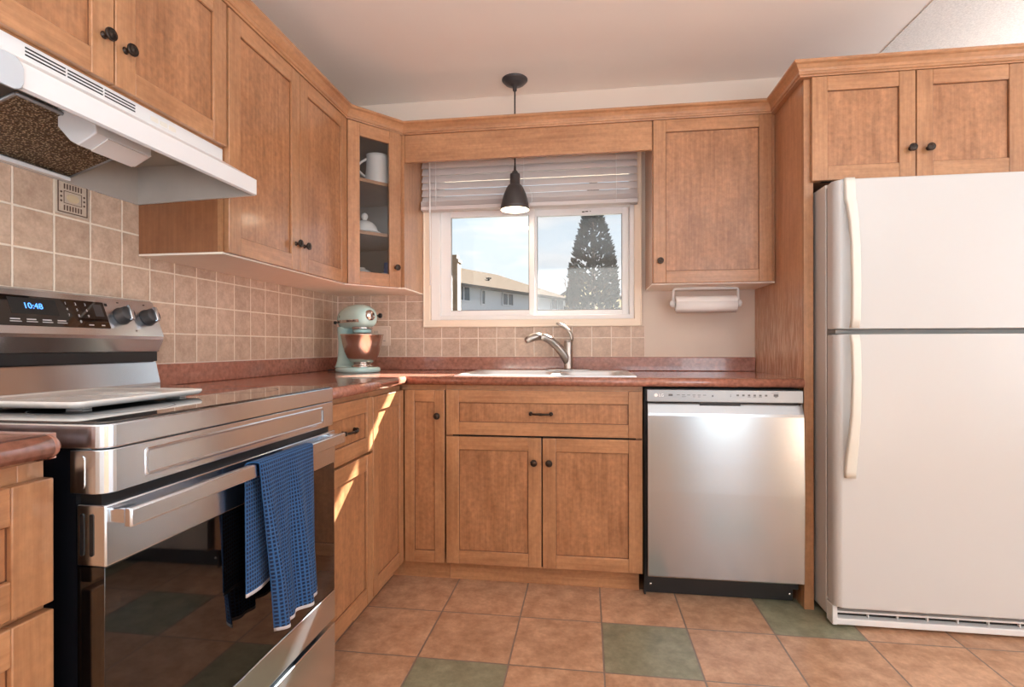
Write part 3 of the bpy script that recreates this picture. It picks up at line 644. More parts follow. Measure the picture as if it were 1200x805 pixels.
# ------------------------------------------------------------------ worktop, sink, faucet
def bull(r=0.019, n=8):
    """half round edge profile, (out, z) from x=0 outwards"""
    return [(r * math.sin(PI * k / n), 0.895 + r * math.cos(PI * k / n)) for k in range(n + 1)]
ct = thing('worktop', 'terracotta laminate worktop around the inside corner, holding the sink', 'countertop', (1.1, -0.3, 0.876))
SX0, SX1, SY0, SY1 = 0.862, 1.592, -0.560, -0.075
mb = MB()
mb.box(0.003, SX0, -0.616, -0.003, 0.876, 0.914); mb.box(SX1, 2.2625, -0.616, -0.003, 0.876, 0.914)
mb.box(SX0, SX1, -0.616, SY0, 0.876, 0.914); mb.box(SX0, SX1, SY1, -0.003, 0.876, 0.914)
mb.box(0.003, 0.616, -1.367, -0.616, 0.876, 0.914)
b = bull()
mb.prism([(-0.616 - x, z) for x, z in b], 'X', 0.616, 2.2625, smooth=True)
mb.prism([(0.616 + x, z) for x, z in b], 'Y', -1.367, -0.616, smooth=True)
mb.build('slab', 'counter', ct)
mb = MB(); mb.box(0.003, 2.2625, -0.022, -0.0005, 0.914, 0.9865, bevel=0.004); mb.box(0.003, 0.022, -1.367, -0.022, 0.914, 0.9865, bevel=0.004); mb.build('upstand', 'counter', ct)
mb = MB(); mb.box(0.022, 2.262, -0.0075, -0.006, 0.9866, 0.9895); mb.box(0.006, 0.0085, -1.367, -0.0075, 0.9866, 0.9895); mb.build('caulk_line', 'caulk', ct, label='thin white caulk line')
mb = MB(); mb.box(0.003, 0.616, -2.9, -2.1605, 0.876, 0.914)
q = [(0.616 + x, z) for x, z in b]
mb.prism(q, 'Y', -2.9, -2.178, smooth=True)
rings = []
for k in range(7):   # rounded free corner of the nosing
    a = PI / 2 * k / 6
    rings.append([(0.616 + x * math.cos(a), -2.178 + x * math.sin(a), z) for x, z in b])
mb.loft(rings, smooth=True)
mb.prism([(-2.1605 + x - 0.0175, z) for x, z in b], 'X', 0.003, 0.616, smooth=True)
mb.box(0.003, 0.022, -2.9, -2.1605, 0.914, 0.9865)
tag(mb.build('worktop', 'counter'), 'short terracotta laminate worktop end at the left edge, in front of the range', 'countertop')

sk = thing('kitchen_sink', 'stainless steel double bowl drop in sink below the window', 'sink', (1.227, -0.32, 0.914))
mb = MB()
RX0, RX1, RY0, RY1 = 0.838, 1.616, -0.578, -0.052
Z = 0.9185
bowls = [(0.885, 1.255, -0.545, -0.145), (1.290, 1.575, -0.545, -0.145)]
xs = [RX0, 0.885, 1.255, 1.290, 1.575, RX1]; ys = [RY0, -0.545, -0.145, RY1]
for i in range(5):
    for j in range(3):
        if j == 1 and i in (1, 3): continue
        mb.box(xs[i], xs[i + 1], ys[j], ys[j + 1], Z - 0.004, Z, 0)
mb.box(RX0, RX1, RY0 - 0.004, RY0, 0.9142, Z - 0.0005, 0); mb.box(RX0, RX1, RY1, RY1 + 0.004, 0.9142, Z - 0.0005, 0)
mb.box(RX0 - 0.004, RX0, RY0 - 0.004, RY1 + 0.004, 0.9142, Z - 0.0005, 0); mb.box(RX1, RX1 + 0.004, RY0 - 0.004, RY1 + 0.004, 0.9142, Z - 0.0005, 0)
mb.build('rim', 'sink_steel', sk)
for x0, x1, y0, y1 in bowls:
    mb = MB(); cx, cy = (x0 + x1) / 2, (y0 + y1) / 2
    rings = []
    for z, ins, r in ((Z - 0.001, -0.0005, 0.055), (Z - 0.006, 0.003, 0.055), (0.78, 0.010, 0.06), (0.752, 0.02, 0.07), (0.742, 0.05, 0.06)):
        rings.append([(cx + px, cy + py, z) for px, py in rrect(x1 - x0 - 2 * ins, y1 - y0 - 2 * ins, r, 6)])
    mb.loft(rings, cap=False); mb._add(rings[-1], [tuple(range(len(rings[-1])))], 0)
    bo = mb.build('bowl', 'sink_steel', sk, recalc=False)
    mb = MB(); mb.lathe([(0.04, 0.7425), (0.04, 0.745), (0.03, 0.7435), (0.005, 0.743)], (cx, cy, 0)); mb.build('drain', 'chrome', bo)

fc = thing('faucet', 'brushed nickel single lever pull out faucet standing behind the sink', 'faucet', (1.318, -0.098, 0.9185))
mb = MB(); mb.prism([(1.318 + x, -0.098 + y) for x, y in rrect(0.245, 0.058, 0.028, 8)], 'Z', 0.9186, 0.9245, bevel=0.002); mb.build('base_plate', 'nickel', fc)
mb = MB(); mb.lathe([(0.0245, 0.9246), (0.0235, 0.93), (0.0225, 0.94), (0.0225, 1.02), (0.0235, 1.063), (0.0225, 1.0665), (0.006, 1.0665)], (1.318, -0.098, 0), seg=28)
sp = []
for px, py, z, r in ((1.316, -0.100, 0.955, 0.018), (1.305, -0.106, 0.985, 0.0225), (1.286, -0.115, 1.015, 0.0235), (1.260, -0.132, 1.047, 0.0215), (1.230, -0.152, 1.074, 0.0195), (1.200, -0.174, 1.089, 0.0185), (1.176, -0.190, 1.093, 0.018)): sp.append(((px, py, z), r))
mb.tube([p for p, r in sp], [r for p, r in sp], 18)
mb.build('spout', 'nickel', fc)
mb = MB(); hp = [((1.178, -0.189, 1.093), 0.0182), ((1.160, -0.200, 1.093), 0.0195), ((1.140, -0.213, 1.087), 0.0200), ((1.124, -0.223, 1.078), 0.0185), ((1.112, -0.230, 1.070), 0.0140)]
mb.tube([p for p, r in hp], [r for p, r in hp], 18); mb.build('spray_head', 'nickel', fc)
mb = MB(); mb.box(1.150, 1.168, -0.2045, -0.1945, 1.0765, 1.0812, bevel=0.002); mb.build('spray_button', 'black', fc)
mb = MB()
lv = [((1.334, -0.098, 1.068), 0.0085), ((1.337, -0.099, 1.085), 0.0115), ((1.331, -0.101, 1.108), 0.0115), ((1.316, -0.105, 1.130), 0.0105), ((1.296, -0.111, 1.147), 0.0105), ((1.274, -0.118, 1.158), 0.0105), ((1.258, -0.123, 1.161), 0.006)]
mb.lathe([(0.0222, 1.067), (0.0215, 1.072), (0.018, 1.076), (0.004, 1.077)], (1.318, -0.098, 0), seg=24)
mb.tube([p for p, r in lv], [r for p, r in lv], 14, flat=0.75); mb.build('lever', 'nickel', fc)

# ------------------------------------------------------------------ range
RY_0, RY_1, RX = -2.135, -1.372, 0.672
RC = (RY_0 + RY_1) / 2
rg = thing('range', 'stainless steel electric range with black glass oven door under the hood', 'range', (0.35, RC, 0))
mb = MB(); mb.box(0.03, 0.618, RY_0 + 0.004, RY_1 - 0.004, 0.03, 0.884)
for x in (0.08, 0.56):
    for y in (RY_0 + 0.06, RY_1 - 0.06): mb.lathe([(0.02, 0.0005), (0.02, 0.03)], (x, y, 0), seg=12)
mb.build('body', 'black_enamel', rg)
# cooktop: steel rim with rounded front corners, glass inset
def front_round(x0, x1, y0, y1, r, n=6):
    p = [(x0, y0)]
    for k in range(n + 1): a = -PI / 2 + PI / 2 * k / n; p.append((x1 - r + r * math.cos(a), y0 + r + r * math.sin(a)))
    for k in range(n + 1): a = PI / 2 * k / n; p.append((x1 - r + r * math.cos(a), y1 - r + r * math.sin(a)))
    p.append((x0, y1)); return p
mb = MB(); mb.prism(front_round(0.04, RX, RY_0, RY_1, 0.022), 'Z', 0.8845, 0.9225, bevel=0.0025); mb.build('cooktop_rim', 'steel_y', rg)
mb = MB(); mb.prism(front_round(0.10, RX - 0.006, RY_0 + 0.006, RY_1 - 0.006, 0.017), 'Z', 0.9226, 0.9262, bevel=0.0012); g = mb.build('cooktop_glass', 'cooktop', rg)
for x, y, r in ((0.49, RC - 0.2, 0.115), (0.49, RC + 0.2, 0.095), (0.25, RC - 0.2, 0.08), (0.25, RC + 0.2, 0.08)):
    mb = MB(); mb.lathe([(r, 0.92625), (r, 0.92640), (r - 0.002, 0.92640), (r - 0.002, 0.92625)], (x, y, 0), seg=40, cap=False); mb.build('burner_ring', 'print_dark', g)
# front rail under the cooktop, with an embossed frame
mb = MB(); mb.prism(front_round(0.612, RX, RY_0, RY_1, 0.022), 'Z', 0.814, 0.8825, bevel=0.0015)
def rail_ring(y0, y1, z0, z1, x, wd=0.006):
    prof = rrect(y1 - y0, z1 - z0, 0.006, 4); cy, cz = (y0 + y1) / 2, (z0 + z1) / 2; n = len(prof)
    o = []; i1 = []
    for px, pz in prof: o.append((cy + px, cz + pz)); sx_ = (abs(px) - wd) * (1 if px > 0 else -1); sz_ = (abs(pz) - wd) * (1 if pz > 0 else -1); i1.append((cy + sx_, cz + sz_))
    R = [[(x - 0.001, a, b_) for a, b_ in o], [(x + 0.0035, a * 0.5 + c_ * 0.5, b_ * 0.5 + d_ * 0.5) for (a, b_), (c_, d_) in zip(o, i1)], [(x - 0.001, a, b_) for a, b_ in i1]]
    return R
mb.loft(rail_ring(RY_0 + 0.075, RY_1 - 0.075, 0.824, 0.874, RX, 0.008), smooth=True, cap=False)
mb.prism([(0.630 + x, 0.848 + z) for x, z in rrect(0.016, 0.052, 0.006, 4)], 'Y', RY_0 - 0.0012, RY_0 + 0.001)
mb.build('front_rail', 'steel_y', rg)
mb = MB(); mb.box(0.60, 0.655, RY_0 + 0.012, RY_1 - 0.012, 0.796, 0.8135); mb.build('vent_gap', 'black', rg)
# oven door
dr = MB(); X0d = 0.620
dr.box(X0d, RX - 0.004, RY_0 + 0.004, RY_1 - 0.004, 0.25, 0.70, 0)
door = dr.build('oven_door', 'glass_black', rg)
mb = MB(); mb.box(X0d, RX, RY_0 + 0.002, RY_1 - 0.002, 0.7005, 0.797, bevel=0.003); mb.build('top_band', 'steel_y', door)
mb = MB()
for x in (0.631, 0.648): mb.prism([(x + px, 0.750 + pz) for px, pz in rrect(0.007, 0.066, 0.0034, 5)], 'Y', RY_0 + 0.0008, RY_0 + 0.0030)
for k in range(4): y0 = RY_0 + 0.05 + k * 0.185; mb.box(0.640, 0.645, y0, y0 + 0.13, 0.7962, 0.7976)
mb.build('vent_slots', 'black', door)
mb = MB(); mb.box(X0d, RX, RY_0 + 0.004, RY_1 - 0.004, 0.243, 0.325, bevel=0.002); mb.build('bottom_band', 'steel_y', door)
mb = MB(); mb.box(X0d + 0.004, RX - 0.0025, RY_0 + 0.003, RY_1 - 0.003, 0.3255, 0.700, bevel=0.001); mb.build('door_glass', 'glass_black', door)
mb = MB()
hx = 0.704
mb.box(hx, hx + 0.014, RY_0 + 0.001, RY_1 - 0.030, 0.765, 0.795, bevel=0.0035)
for y in (RY_0 + 0.008, RY_1 - 0.062): mb.box(RX - 0.001, hx + 0.002, y, y + 0.028, 0.768, 0.792, bevel=0.003)
mb.build('door_handle', 'steel_bar', door)
# storage drawer
mb = MB(); mb.box(0.620, RX, RY_0 + 0.004, RY_1 - 0.004, 0.055, 0.228, bevel=0.003); mb.build('storage_drawer', 'steel_y', rg)
# backguard
mb = MB(); bp_ = [(0.012, 0.926), (0.094, 0.926), (0.094, 0.934), (0.078, 0.998), (0.060, 1.006), (0.060, 1.024), (0.088, 1.030), (0.105, 1.067), (0.107, 1.076), (0.066, 1.182), (0.058, 1.187), (0.012, 1.189)]
mb.prism(bp_, 'Y', RY_0 + 0.003, RY_1 - 0.001, bevel=0.0015); bgd = mb.build('backguard', 'steel_y', rg)
mb = MB(); mb.box(0.0605, 0.086, RY_0 + 0.006, RY_1 - 0.006, 1.000, 1.0285); mb.build('vent_slot', 'black', bgd)
pd = Vector((0.066 - 0.107, 0, 1.182 - 1.076)).normalized()     # up the sloping face
TP_ = frame((0.107, 0, 1.076), (0, 1, 0), pd)                     # x along Y, y up the face, z outward
PL = Vector((0.041, 0, 0.106)).length
mb = MB(TP_); mb.box(-2.075, -1.553, 0.020, 0.098, 0.0002, 0.0016, bevel=0.0006); dp = mb.build('display_panel', 'glass_black', rg, label='black glass touch control panel with blue clock')
mb = MB(TP_); mb.box(-1.803, -1.690, 0.050, 0.092, 0.0017, 0.0020); mb.build('clock_window', 'dark_gap', dp)
letters('clock_digits', '10:48', 0.021, TP_ @ Matrix.Translation((-1.749, 0.071, 0.0023)), 'digits', dp)
def dashes(name, T, items, mat, parent, z):
    for u, v, wd, hg in items:
        mb = MB(T); mb.box(u - wd / 2, u + wd / 2, v - hg / 2, v + hg / 2, z, z + 0.0003); mb.build(name, mat, parent)
it = [(-1.80 + 0.037 * k, 0.036, 0.022, 0.003) for k in range(4)] + [(-1.80 + 0.037 * k, 0.030, 0.026, 0.002) for k in range(4)] + [(-1.90, 0.078, 0.05, 0.003), (-1.90, 0.036, 0.05, 0.004), (-1.575, 0.028, 0.010, 0.003), (-1.610, 0.028, 0.014, 0.003)]
dashes('touch_label', TP_, it, 'print', dp, 0.0018)
for r_, row in enumerate(('1 2 3', '4 5 6', '7 8 9', '0')):
    for c_, ch in enumerate(row.split()):
        letters('key_digit', ch, 0.010, TP_ @ Matrix.Translation((-1.664 + 0.027 * c_ + (0.027 if r_ == 3 else 0), 0.086 - 0.0165 * r_, 0.0018)), 'print', dp)
mb = MB(TP_); mb.box(-1.588, -1.562, 0.054, 0.090, 0.0017, 0.0019); mb.build('start_key', 'shade', dp)
dashes('knob_mark', TP_, [(-1.545, 0.092, 0.008, 0.008), (-1.470, 0.016, 0.005, 0.005), (-1.503, 0.102, 0.006, 0.003), (-1.412, 0.102, 0.006, 0.003)], 'black', bgd, 0.0002)
for u in (-1.504, -1.414, -2.004, -2.094):
    mb = MB(TP_); 
    mb.lathe([(0.026, 0.0002), (0.026, 0.003), (0.0235, 0.006), (0.0225, 0.024), (0.0205, 0.027), (0.002, 0.0275)], (u, 0.060, 0), seg=28)
    k_ = mb.build('burner_knob', 'shade', rg)
    mb = MB(TP_ @ Matrix.Translation((u, 0.060, 0)) @ Matrix.Rotation(-0.1, 4, 'Z')); mb.box(-0.0055, 0.0055, -0.023, 0.023, 0.0276, 0.037, bevel=0.002); mb.build('grip', 'steel_y', k_)

# white tray on the cooktop
tr = thing('serving_tray', 'flat white rectangular tray resting on the black glass cooktop', 'tray', (0.36, -1.86, 0.926))
mb = MB(); rings = []
for z, s in ((0.9305, 0.93), (0.9315, 0.97), (0.9380, 1.0), (0.9430, 1.0), (0.9440, 0.985), (0.9425, 0.95), (0.9410, 0.92)):
    rings.append([(0.36 + px * s, -1.86 + py * s, z) for px, py in rrect(0.285, 0.325, 0.018, 5)])
mb.loft(rings); mb.build('dish', 'ceramic', tr)
for sx_ in (-1, 1):
    for sy_ in (-1, 1):
        mb = MB(); mb.box(0.36 + sx_ * 0.10 - 0.018, 0.36 + sx_ * 0.10 + 0.018, -1.86 + sy_ * 0.12 - 0.010, -1.86 + sy_ * 0.12 + 0.010, 0.9265, 0.9312, bevel=0.001); mb.build('foot', 'ceramic', tr)

# dish towel over the oven handle
def towel():
    bm = bmesh.new(); uvl = bm.loops.layers.uv.new('UVMap')
    W0, NU, NV = 0.222, 40, 90
    yc = -1.708
    top = 0.7985; hx0, hx1 = 0.6995, 0.7225
    grid = []
    Lb, Lf, arc = 0.285, 0.386, 0.036
    for j in range(NV + 1):
        s = (Lb + arc + Lf) * j / NV
        row = []
        for i in range(NU + 1):
            u = i / NU; uu = u - 0.5
            if s < Lb:      # behind the bar
                f = (Lb - s) / Lb; z = top - 0.003 - (Lb - s); x = hx0 - 0.002 + 0.004 * math.sin(u * 9) * f - 0.002 * f
                y = yc - 0.012 + uu * (W0 - 0.02 * f) - 0.004 * f
            elif s < Lb + arc:
                a = PI * (s - Lb) / arc; x = (hx0 + hx1) / 2 - math.cos(a) * (hx1 - hx0) / 2; z = top - 0.003 + 0.0035 * math.sin(a); y = yc + uu * W0 - 0.012 * (1 - (s - Lb) / arc)
            else:
                f = (s - Lb - arc) / Lf
                z = top - 0.003 - (s - Lb - arc) * (1.0 - 0.035 * max(0, u - 0.35))
                x = hx1 + 0.012 * f + (0.010 * math.sin(u * 11 + 0.6) + 0.006 * math.sin(u * 23)) * min(1, f * 1.4)
                y = yc + uu * W0 + f * (0.034 * (0.5 - uu) + 0.022)
                if u < 0.12: x -= 0.02 * f * (1 - u / 0.12)
            row.append(bm.verts.new((x, y, z)))
        grid.append(row)
    for j in range(NV):
        for i in range(NU):
            f = bm.faces.new((grid[j][i], grid[j][i + 1], grid[j + 1][i + 1], grid[j + 1][i])); f.smooth = True
            hem = j == 0 or j == NV - 1
            f.material_index = 1 if hem else 0
            L = Lb + arc + Lf
            for lp, (a, b_) in zip(f.loops, ((i, j), (i + 1, j), (i + 1, j + 1), (i, j + 1))): lp[uvl].uv = (a / NU * W0 * 1.15, b_ / NV * L)
    org = Vector((0.71, yc, 0.42))
    for v in bm.verts: v.co -= org
    me = bpy.data.meshes.new('dish_towel'); bm.to_mesh(me); bm.free(); me.materials.append(M['waffle']); me.materials.append(M['hem'])
    o = bpy.data.objects.new('dish_towel', me); COL.objects.link(o); o.location = org
    so = o.modifiers.new('thickness', 'SOLIDIFY'); so.thickness = 0.0028; so.offset = 0
    return tag(o, 'blue waffle weave dish towel with a pale hem, draped over the oven handle', 'towel')
towel()

# ------------------------------------------------------------------ range hood
hd = thing('range_hood', 'white under cabinet range hood above the range', 'range hood', (0.2, -1.748, 1.495))
HY0, HY1 = -2.135, -1.3645
mb = MB()
prof = [(0.007, 1.492), (0.007, 1.6525), (0.300, 1.6525), (0.300, 1.618), (0.414, 1.553), (0.414, 1.508), (0.408, 1.505)]
t_ = 0.004
inner = [(0.013, 1.492), (0.013, 1.610), (0.285, 1.610), (0.404, 1.545), (0.404, 1.505)]
def sheet(pts, y0, y1, mat=0):
    n = len(pts); v = [(x, y0, z) for x, z in pts] + [(x, y1, z) for x, z in pts]
    mb._add(v, [(i, i + 1, n + i + 1, n + i) for i in range(n - 1)], mat)
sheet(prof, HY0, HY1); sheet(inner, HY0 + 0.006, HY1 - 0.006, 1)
for y, yi in ((HY0, HY0 + 0.006), (HY1, HY1 - 0.006)):
    n = len(prof)
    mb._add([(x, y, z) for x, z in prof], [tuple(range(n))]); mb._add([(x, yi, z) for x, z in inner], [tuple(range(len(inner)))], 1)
    mb._add([(0.007, y, 1.492), (0.408, y, 1.505), (0.404, yi, 1.505), (0.013, yi, 1.492)], [(0, 1, 2, 3)])
mb._add([(0.408, HY0, 1.505), (0.408, HY1, 1.505), (0.404, HY1 - 0.006, 1.505), (0.404, HY0 + 0.006, 1.505)], [(0, 1, 2, 3)])
mb._add([(0.007, HY0, 1.492), (0.007, HY1, 1.492), (0.013, HY1 - 0.006, 1.492), (0.013, HY0 + 0.006, 1.492)], [(0, 1, 2, 3)])
bmesh.ops.remove_doubles(mb.bm, verts=mb.bm.verts[:], dist=1e-5)
M['hood_inner'] = plain('shaded_hood_lining', rgb(176, 170, 162), 0.45, noise=0.06, nscale=12)  # inner sheet greyed: shade inside the hood put into the colour, plus grime
M['hood_white'] = plain('white_hood_enamel', rgb(222, 223, 224), 0.3)
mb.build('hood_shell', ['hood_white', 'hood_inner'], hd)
M['plate'] = plain('pale_grey_plate', rgb(188, 194, 200), 0.4)
mb = MB()
for y0, y1 in ((-1.945, -1.862), (-1.857, -1.773), (-1.768, -1.684)):
    for k in range(3): mb.box(0.2995, 0.3008, y0, y1, 1.6275 + k * 0.0072, 1.6305 + k * 0.0072)
mb.build('vent_slots', 'black', hd)
mb = MB(); mb.prism([(-2.095 + y, 1.526 + z) for y, z in rrect(0.10, 0.058, 0.016, 5)], 'X', 0.4135, 0.4195, bevel=0.002); mb.build('control_plate', 'plate', hd, label='rounded pale control plate on the front lip')
mb = MB()
for k in range(3): mb.prism([(-1.625 + 0.03 * k + y, 1.634 + z) for y, z in rrect(0.024, 0.012, 0.002, 2)], 'X', 0.2995, 0.3012)
mb.build('switch_labels', 'almond', hd)
mb = MB()   # sloping mesh filter, low at the wall and high at the front
fz = lambda x: 1.506 + (x - 0.016) * 0.32
FYA, FYB = -1.905, -1.598
FXA, FXB = 0.016, 0.228
mb._add([(x, y, fz(x) + h) for h in (0, 0.008) for x, y in ((FXA, FYA), (FXB, FYA), (FXB, FYB), (FXA, FYB))],
        [(0, 1, 2, 3), (4, 5, 6, 7), (0, 1, 5, 4), (1, 2, 6, 5), (2, 3, 7, 6), (3, 0, 4, 7)])
mb.build('grease_filter', 'filter', hd, label='greasy brown metal mesh filter')
mb = MB()
for a, b_ in (((FXB, FYA), (FXB, FYB)), ((FXB, FYB), (FXA, FYB)), ((FXA, FYB), (FXA, FYA)), ((FXA, FYA), (FXB, FYA))): mb.tube([(a[0], a[1], fz(a[0]) + .002), (b_[0], b_[1], fz(b_[0]) + .002)], 0.0045, 8)
mb.build('filter_frame', 'strip', hd)
mb = MB(); mb.box(0.238, 0.262, -1.885, -1.70, 1.585, 1.600, bevel=0.002); mb.box(0.014, 0.030, HY0 + 0.01, HY1 - 0.24, 1.492, 1.503, bevel=0.002)
mb.build('filter_rail', 'white_matte', hd)
mb = MB(); lamp = [(0.215, 1.609), (0.215, 1.548), (0.247, 1.514), (0.268, 1.503), (0.316, 1.528), (0.312, 1.556), (0.300, 1.600)]
mb.prism(lamp, 'Y', -1.805, -1.650, bevel=0.003); lb = mb.build('lamp_box', 'white_matte', hd)
mb = MB(); mb.prism([(0.2695, 1.5025), (0.3145, 1.5265), (0.3160, 1.5235), (0.2710, 1.4995)], 'Y', -1.775, -1.662, bevel=0.001); mb.build('lens', 'lens', lb)

# accent tile
at = thing('accent_tile', 'small cream relief tile with a stamped border, set in the backsplash under the hood', 'tile', (0.006, -1.582, 1.40))
T_ = frame((0.0062, -1.5815, 1.4515), (0, 1, 0), (0, 0, 1))
mb = MB(T_); mb.box(-0.048, 0.048, -0.048, 0.048, 0, 0.004, bevel=0.0015); mb.build('slab', 'accent', at)
mb = MB(T_)
for (a, b_, c_, d_) in ((-0.043, 0.043, 0.040, 0.043), (-0.043, 0.043, -0.043, -0.040), (-0.043, -0.040, -0.04, 0.04), (0.040, 0.043, -0.04, 0.04), (-0.026, 0.026, 0.0155, 0.017), (-0.026, 0.026, -0.017, -0.0155), (-0.026, -0.0245, -0.016, 0.016), (0.0245, 0.026, -0.016, 0.016)):
    mb.box(a, b_, c_, d_, 0.004, 0.0048)
for k in range(7):
    u = -0.024 + 0.008 * k
    mb.box(u - 0.0018, u + 0.0018, 0.022, 0.036, 0.004, 0.0048); mb.box(u - 0.0018, u + 0.0018, -0.036, -0.022, 0.004, 0.0048)
for sx_ in (-0.033, 0.033):
    for v in (-0.012, 0, 0.012): mb.lathe([(0.003, 0.004), (0.003, 0.0048)], (sx_, v, 0), seg=10)
mb.build('stamped_border', 'accent_dark', at)
mb = MB(T_); mb.lathe([(0.019, 0.004), (0.017, 0.0058), (0.013, 0.005), (0.006, 0.0056), (0.001, 0.0058)], (0, 0, 0), seg=20, sy=0.6); mb.build('oval_motif', 'ochre', at)

# ------------------------------------------------------------------ dishwasher
dw = thing('dishwasher', 'stainless steel dishwasher with a silver control strip under the worktop', 'dishwasher', (1.955, -0.3, 0))
mb = MB(); mb.box(1.652, 2.256, -0.585, -0.02, 0.06, 0.868); mb.build('tub', 'black', dw)
mb = MB(); mb.box(1.6560, 2.2570, -0.6350, -0.585, 0.8165, 0.8665, bevel=0.0025); cs = mb.build('control_strip', 'strip', dw)
mb = MB()
yf = -0.6375
prof = [(-0.5855, 0.100), (yf + 0.006, 0.100), (yf, 0.106), (yf - 0.003, 0.45), (yf, 0.760), (yf + 0.0015, 0.771), (yf + 0.020, 0.8115), (-0.5855, 0.8115)]
mb.prism(prof, 'X', 1.6590, 2.2600, bevel=0.002, smooth=False); dwd = mb.build('door', 'steel_x', dw)
mb = MB(); mb.box(1.866, 2.024, -0.622, -0.6165, 0.7975, 0.8163); mb.build('handle_pocket', 'black', dwd)
mb = MB(); mb.box(1.6565, 2.243, -0.5590, -0.545, 0.004, 0.098); mb.box(1.650, 1.6565, -0.575, -0.545, 0.0, 0.86); kp = mb.build('kick_plate', 'black', dw)
for x, z in ((1.677, 0.062), (1.677, 0.040), (2.228, 0.078), (2.232, 0.03)):
    mb = MB(); mb.lathe([(0.006, 0), (0.005, 0.002), (0.001, 0.0025)], (x, -0.559, z), (0, -1, 0), 10); mb.build('screw', 'chrome', kp)
TS = frame((0, -0.6353, 0), (1, 0, 0), (0, 0, 1))
mb = MB(TS); mb.lathe([(0.0072, 0), (0.0072, 0.0005)], (1.692, 0.8435, 0), seg=24); 
mb.build('round_logo', 'print_light', cs)
letters('brand_lettering', 'LG', 0.0165, TS @ Matrix.Translation((1.713, 0.8430, 0.0003)), 'print_light', cs)
it = [(1.750, 0.8450, 0.0165, 0.0085), (2.1545, 0.8470, 0.0180, 0.0095)]
dashes('power_key', TS, it, 'print_dark', cs, 0.0001)
it = [(1.780 + 0.0205 * k, 0.8455, 0.012, 0.0024) for k in range(6)] + [(1.802, 0.8385, 0.016, 0.0018), (1.842, 0.8385, 0.009, 0.0018), (1.862, 0.8385, 0.009, 0.0018), (1.914, 0.8425, 0.006, 0.007), (1.983, 0.8465, 0.003, 0.003), (1.983, 0.841, 0.003, 0.003)]
it += [(2.010 + 0.0215 * k, 0.8462, 0.009, 0.007) for k in range(6)] + [(2.010 + 0.0215 * k, 0.8400, 0.011, 0.0016) for k in range(2, 5)] + [(2.150, 0.856, 0.028, 0.0014), (2.1545, 0.8395, 0.009, 0.002)]
dashes('key_label', TS, it, 'strip_print', cs, 0.0001) if 'strip_print' in M else dashes('key_label', TS, it, 'print_dark', cs, 0.0001)

# ------------------------------------------------------------------ refrigerator
fr = thing('refrigerator', 'white top freezer refrigerator standing at the right edge of the kitchen', 'refrigerator', (2.69, -0.4, 0))
FX0, FX1 = 2.311, 3.062
mb = MB(); mb.box(FX0, FX1, -0.700, -0.035, 0.028, 1.655, bevel=0.004); mb.build('cabinet_body', 'white_enamel', fr)
mb = MB(); mb.box(FX0 + 0.004, FX1 - 0.004, -0.7155, -0.7005, 0.095, 1.640); mb.build('gasket', 'gray_seal', fr)
def fdoor(z0, z1):
    mb = MB()
    cx, w_ = (FX0 + FX1) / 2, FX1 - FX0
    pts = [(FX0, -0.716), (FX0, -0.752)]
    for k in range(7): a = PI + PI / 2 * k / 6; pts.append((FX0 + 0.024 + 0.024 * math.cos(a), -0.752 + 0.030 * math.sin(a)))
    for k in range(7): a = 3 * PI / 2 + PI / 2 * k / 6; pts.append((FX1 - 0.024 + 0.024 * math.cos(a), -0.752 + 0.030 * math.sin(a)))
    pts += [(FX1, -0.716)]
    mb.prism(pts, 'Z', z0, z1, bevel=0.005, seg=3); return mb
freezer = fdoor(1.1045, 1.650).build('freezer_door', 'white_enamel', fr)
fresh = fdoor(0.088, 1.0855).build('fridge_door', 'white_enamel', fr)
def fhandle(parent, pts):
    """pts: (z, y proud, half width, x centre)"""
    mb = MB(); rings = []
    for z, y, hw, xc in pts: rings.append([(xc + px, y + py, z) for px, py in rrect(hw * 2, 0.020, 0.006, 3)])
    mb.loft(rings); return mb.build('door_handle', 'almond', parent, label='slightly yellowed bow handle')
fhandle(freezer, [(1.651, -0.786, 0.0175, 2.356), (1.63, -0.789, 0.0175, 2.356), (1.575, -0.791, 0.0175, 2.356), (1.555, -0.797, 0.0168, 2.358), (1.50, -0.806, 0.0154, 2.361), (1.40, -0.815, 0.0147, 2.363), (1.25, -0.820, 0.0147, 2.363), (1.14, -0.816, 0.0147, 2.363), (1.108, -0.806, 0.0147, 2.363)])
fhandle(fresh, [(1.083, -0.806, 0.0147, 2.363), (1.05, -0.816, 0.0147, 2.363), (0.93, -0.822, 0.0147, 2.363), (0.80, -0.818, 0.0154, 2.362), (0.70, -0.806, 0.0175, 2.359), (0.64, -0.796, 0.0189, 2.357), (0.59, -0.790, 0.0189, 2.356), (0.566, -0.788, 0.0182, 2.356)])
mb = MB(); mb.prism([(x + 0.0, z) for x, z in [(FX0 + 0.02, 1.0868), (FX1, 1.0868), (FX1, 1.1030), (FX0 + 0.02, 1.1030)]], 'Y', -0.757, -0.717); mb.prism([(FX0 + 0.004, 1.088), (FX0 + 0.06, 1.092), (FX0 + 0.06, 1.098), (FX0 + 0.004, 1.102)], 'Y', -0.772, -0.718)
mb.build('split_rail', 'gray_seal', fr)
mb = MB(); mb.box(FX0 + 0.002, FX1 - 0.002, -0.752, -0.7005, 0.012, 0.036, bevel=0.004); mb.box(FX0 + 0.002, FX1 - 0.002, -0.722, -0.7005, 0.036, 0.084)
mb.box(FX0 + 0.002, FX1 - 0.002, -0.750, -0.722, 0.056, 0.063, bevel=0.002); mb.box(FX0 + 0.002, FX1 - 0.002, -0.748, -0.722, 0.076, 0.083, bevel=0.002)
mb.box(FX0, FX0 + 0.018, -0.754, -0.702, 0.012, 0.084, bevel=0.003)
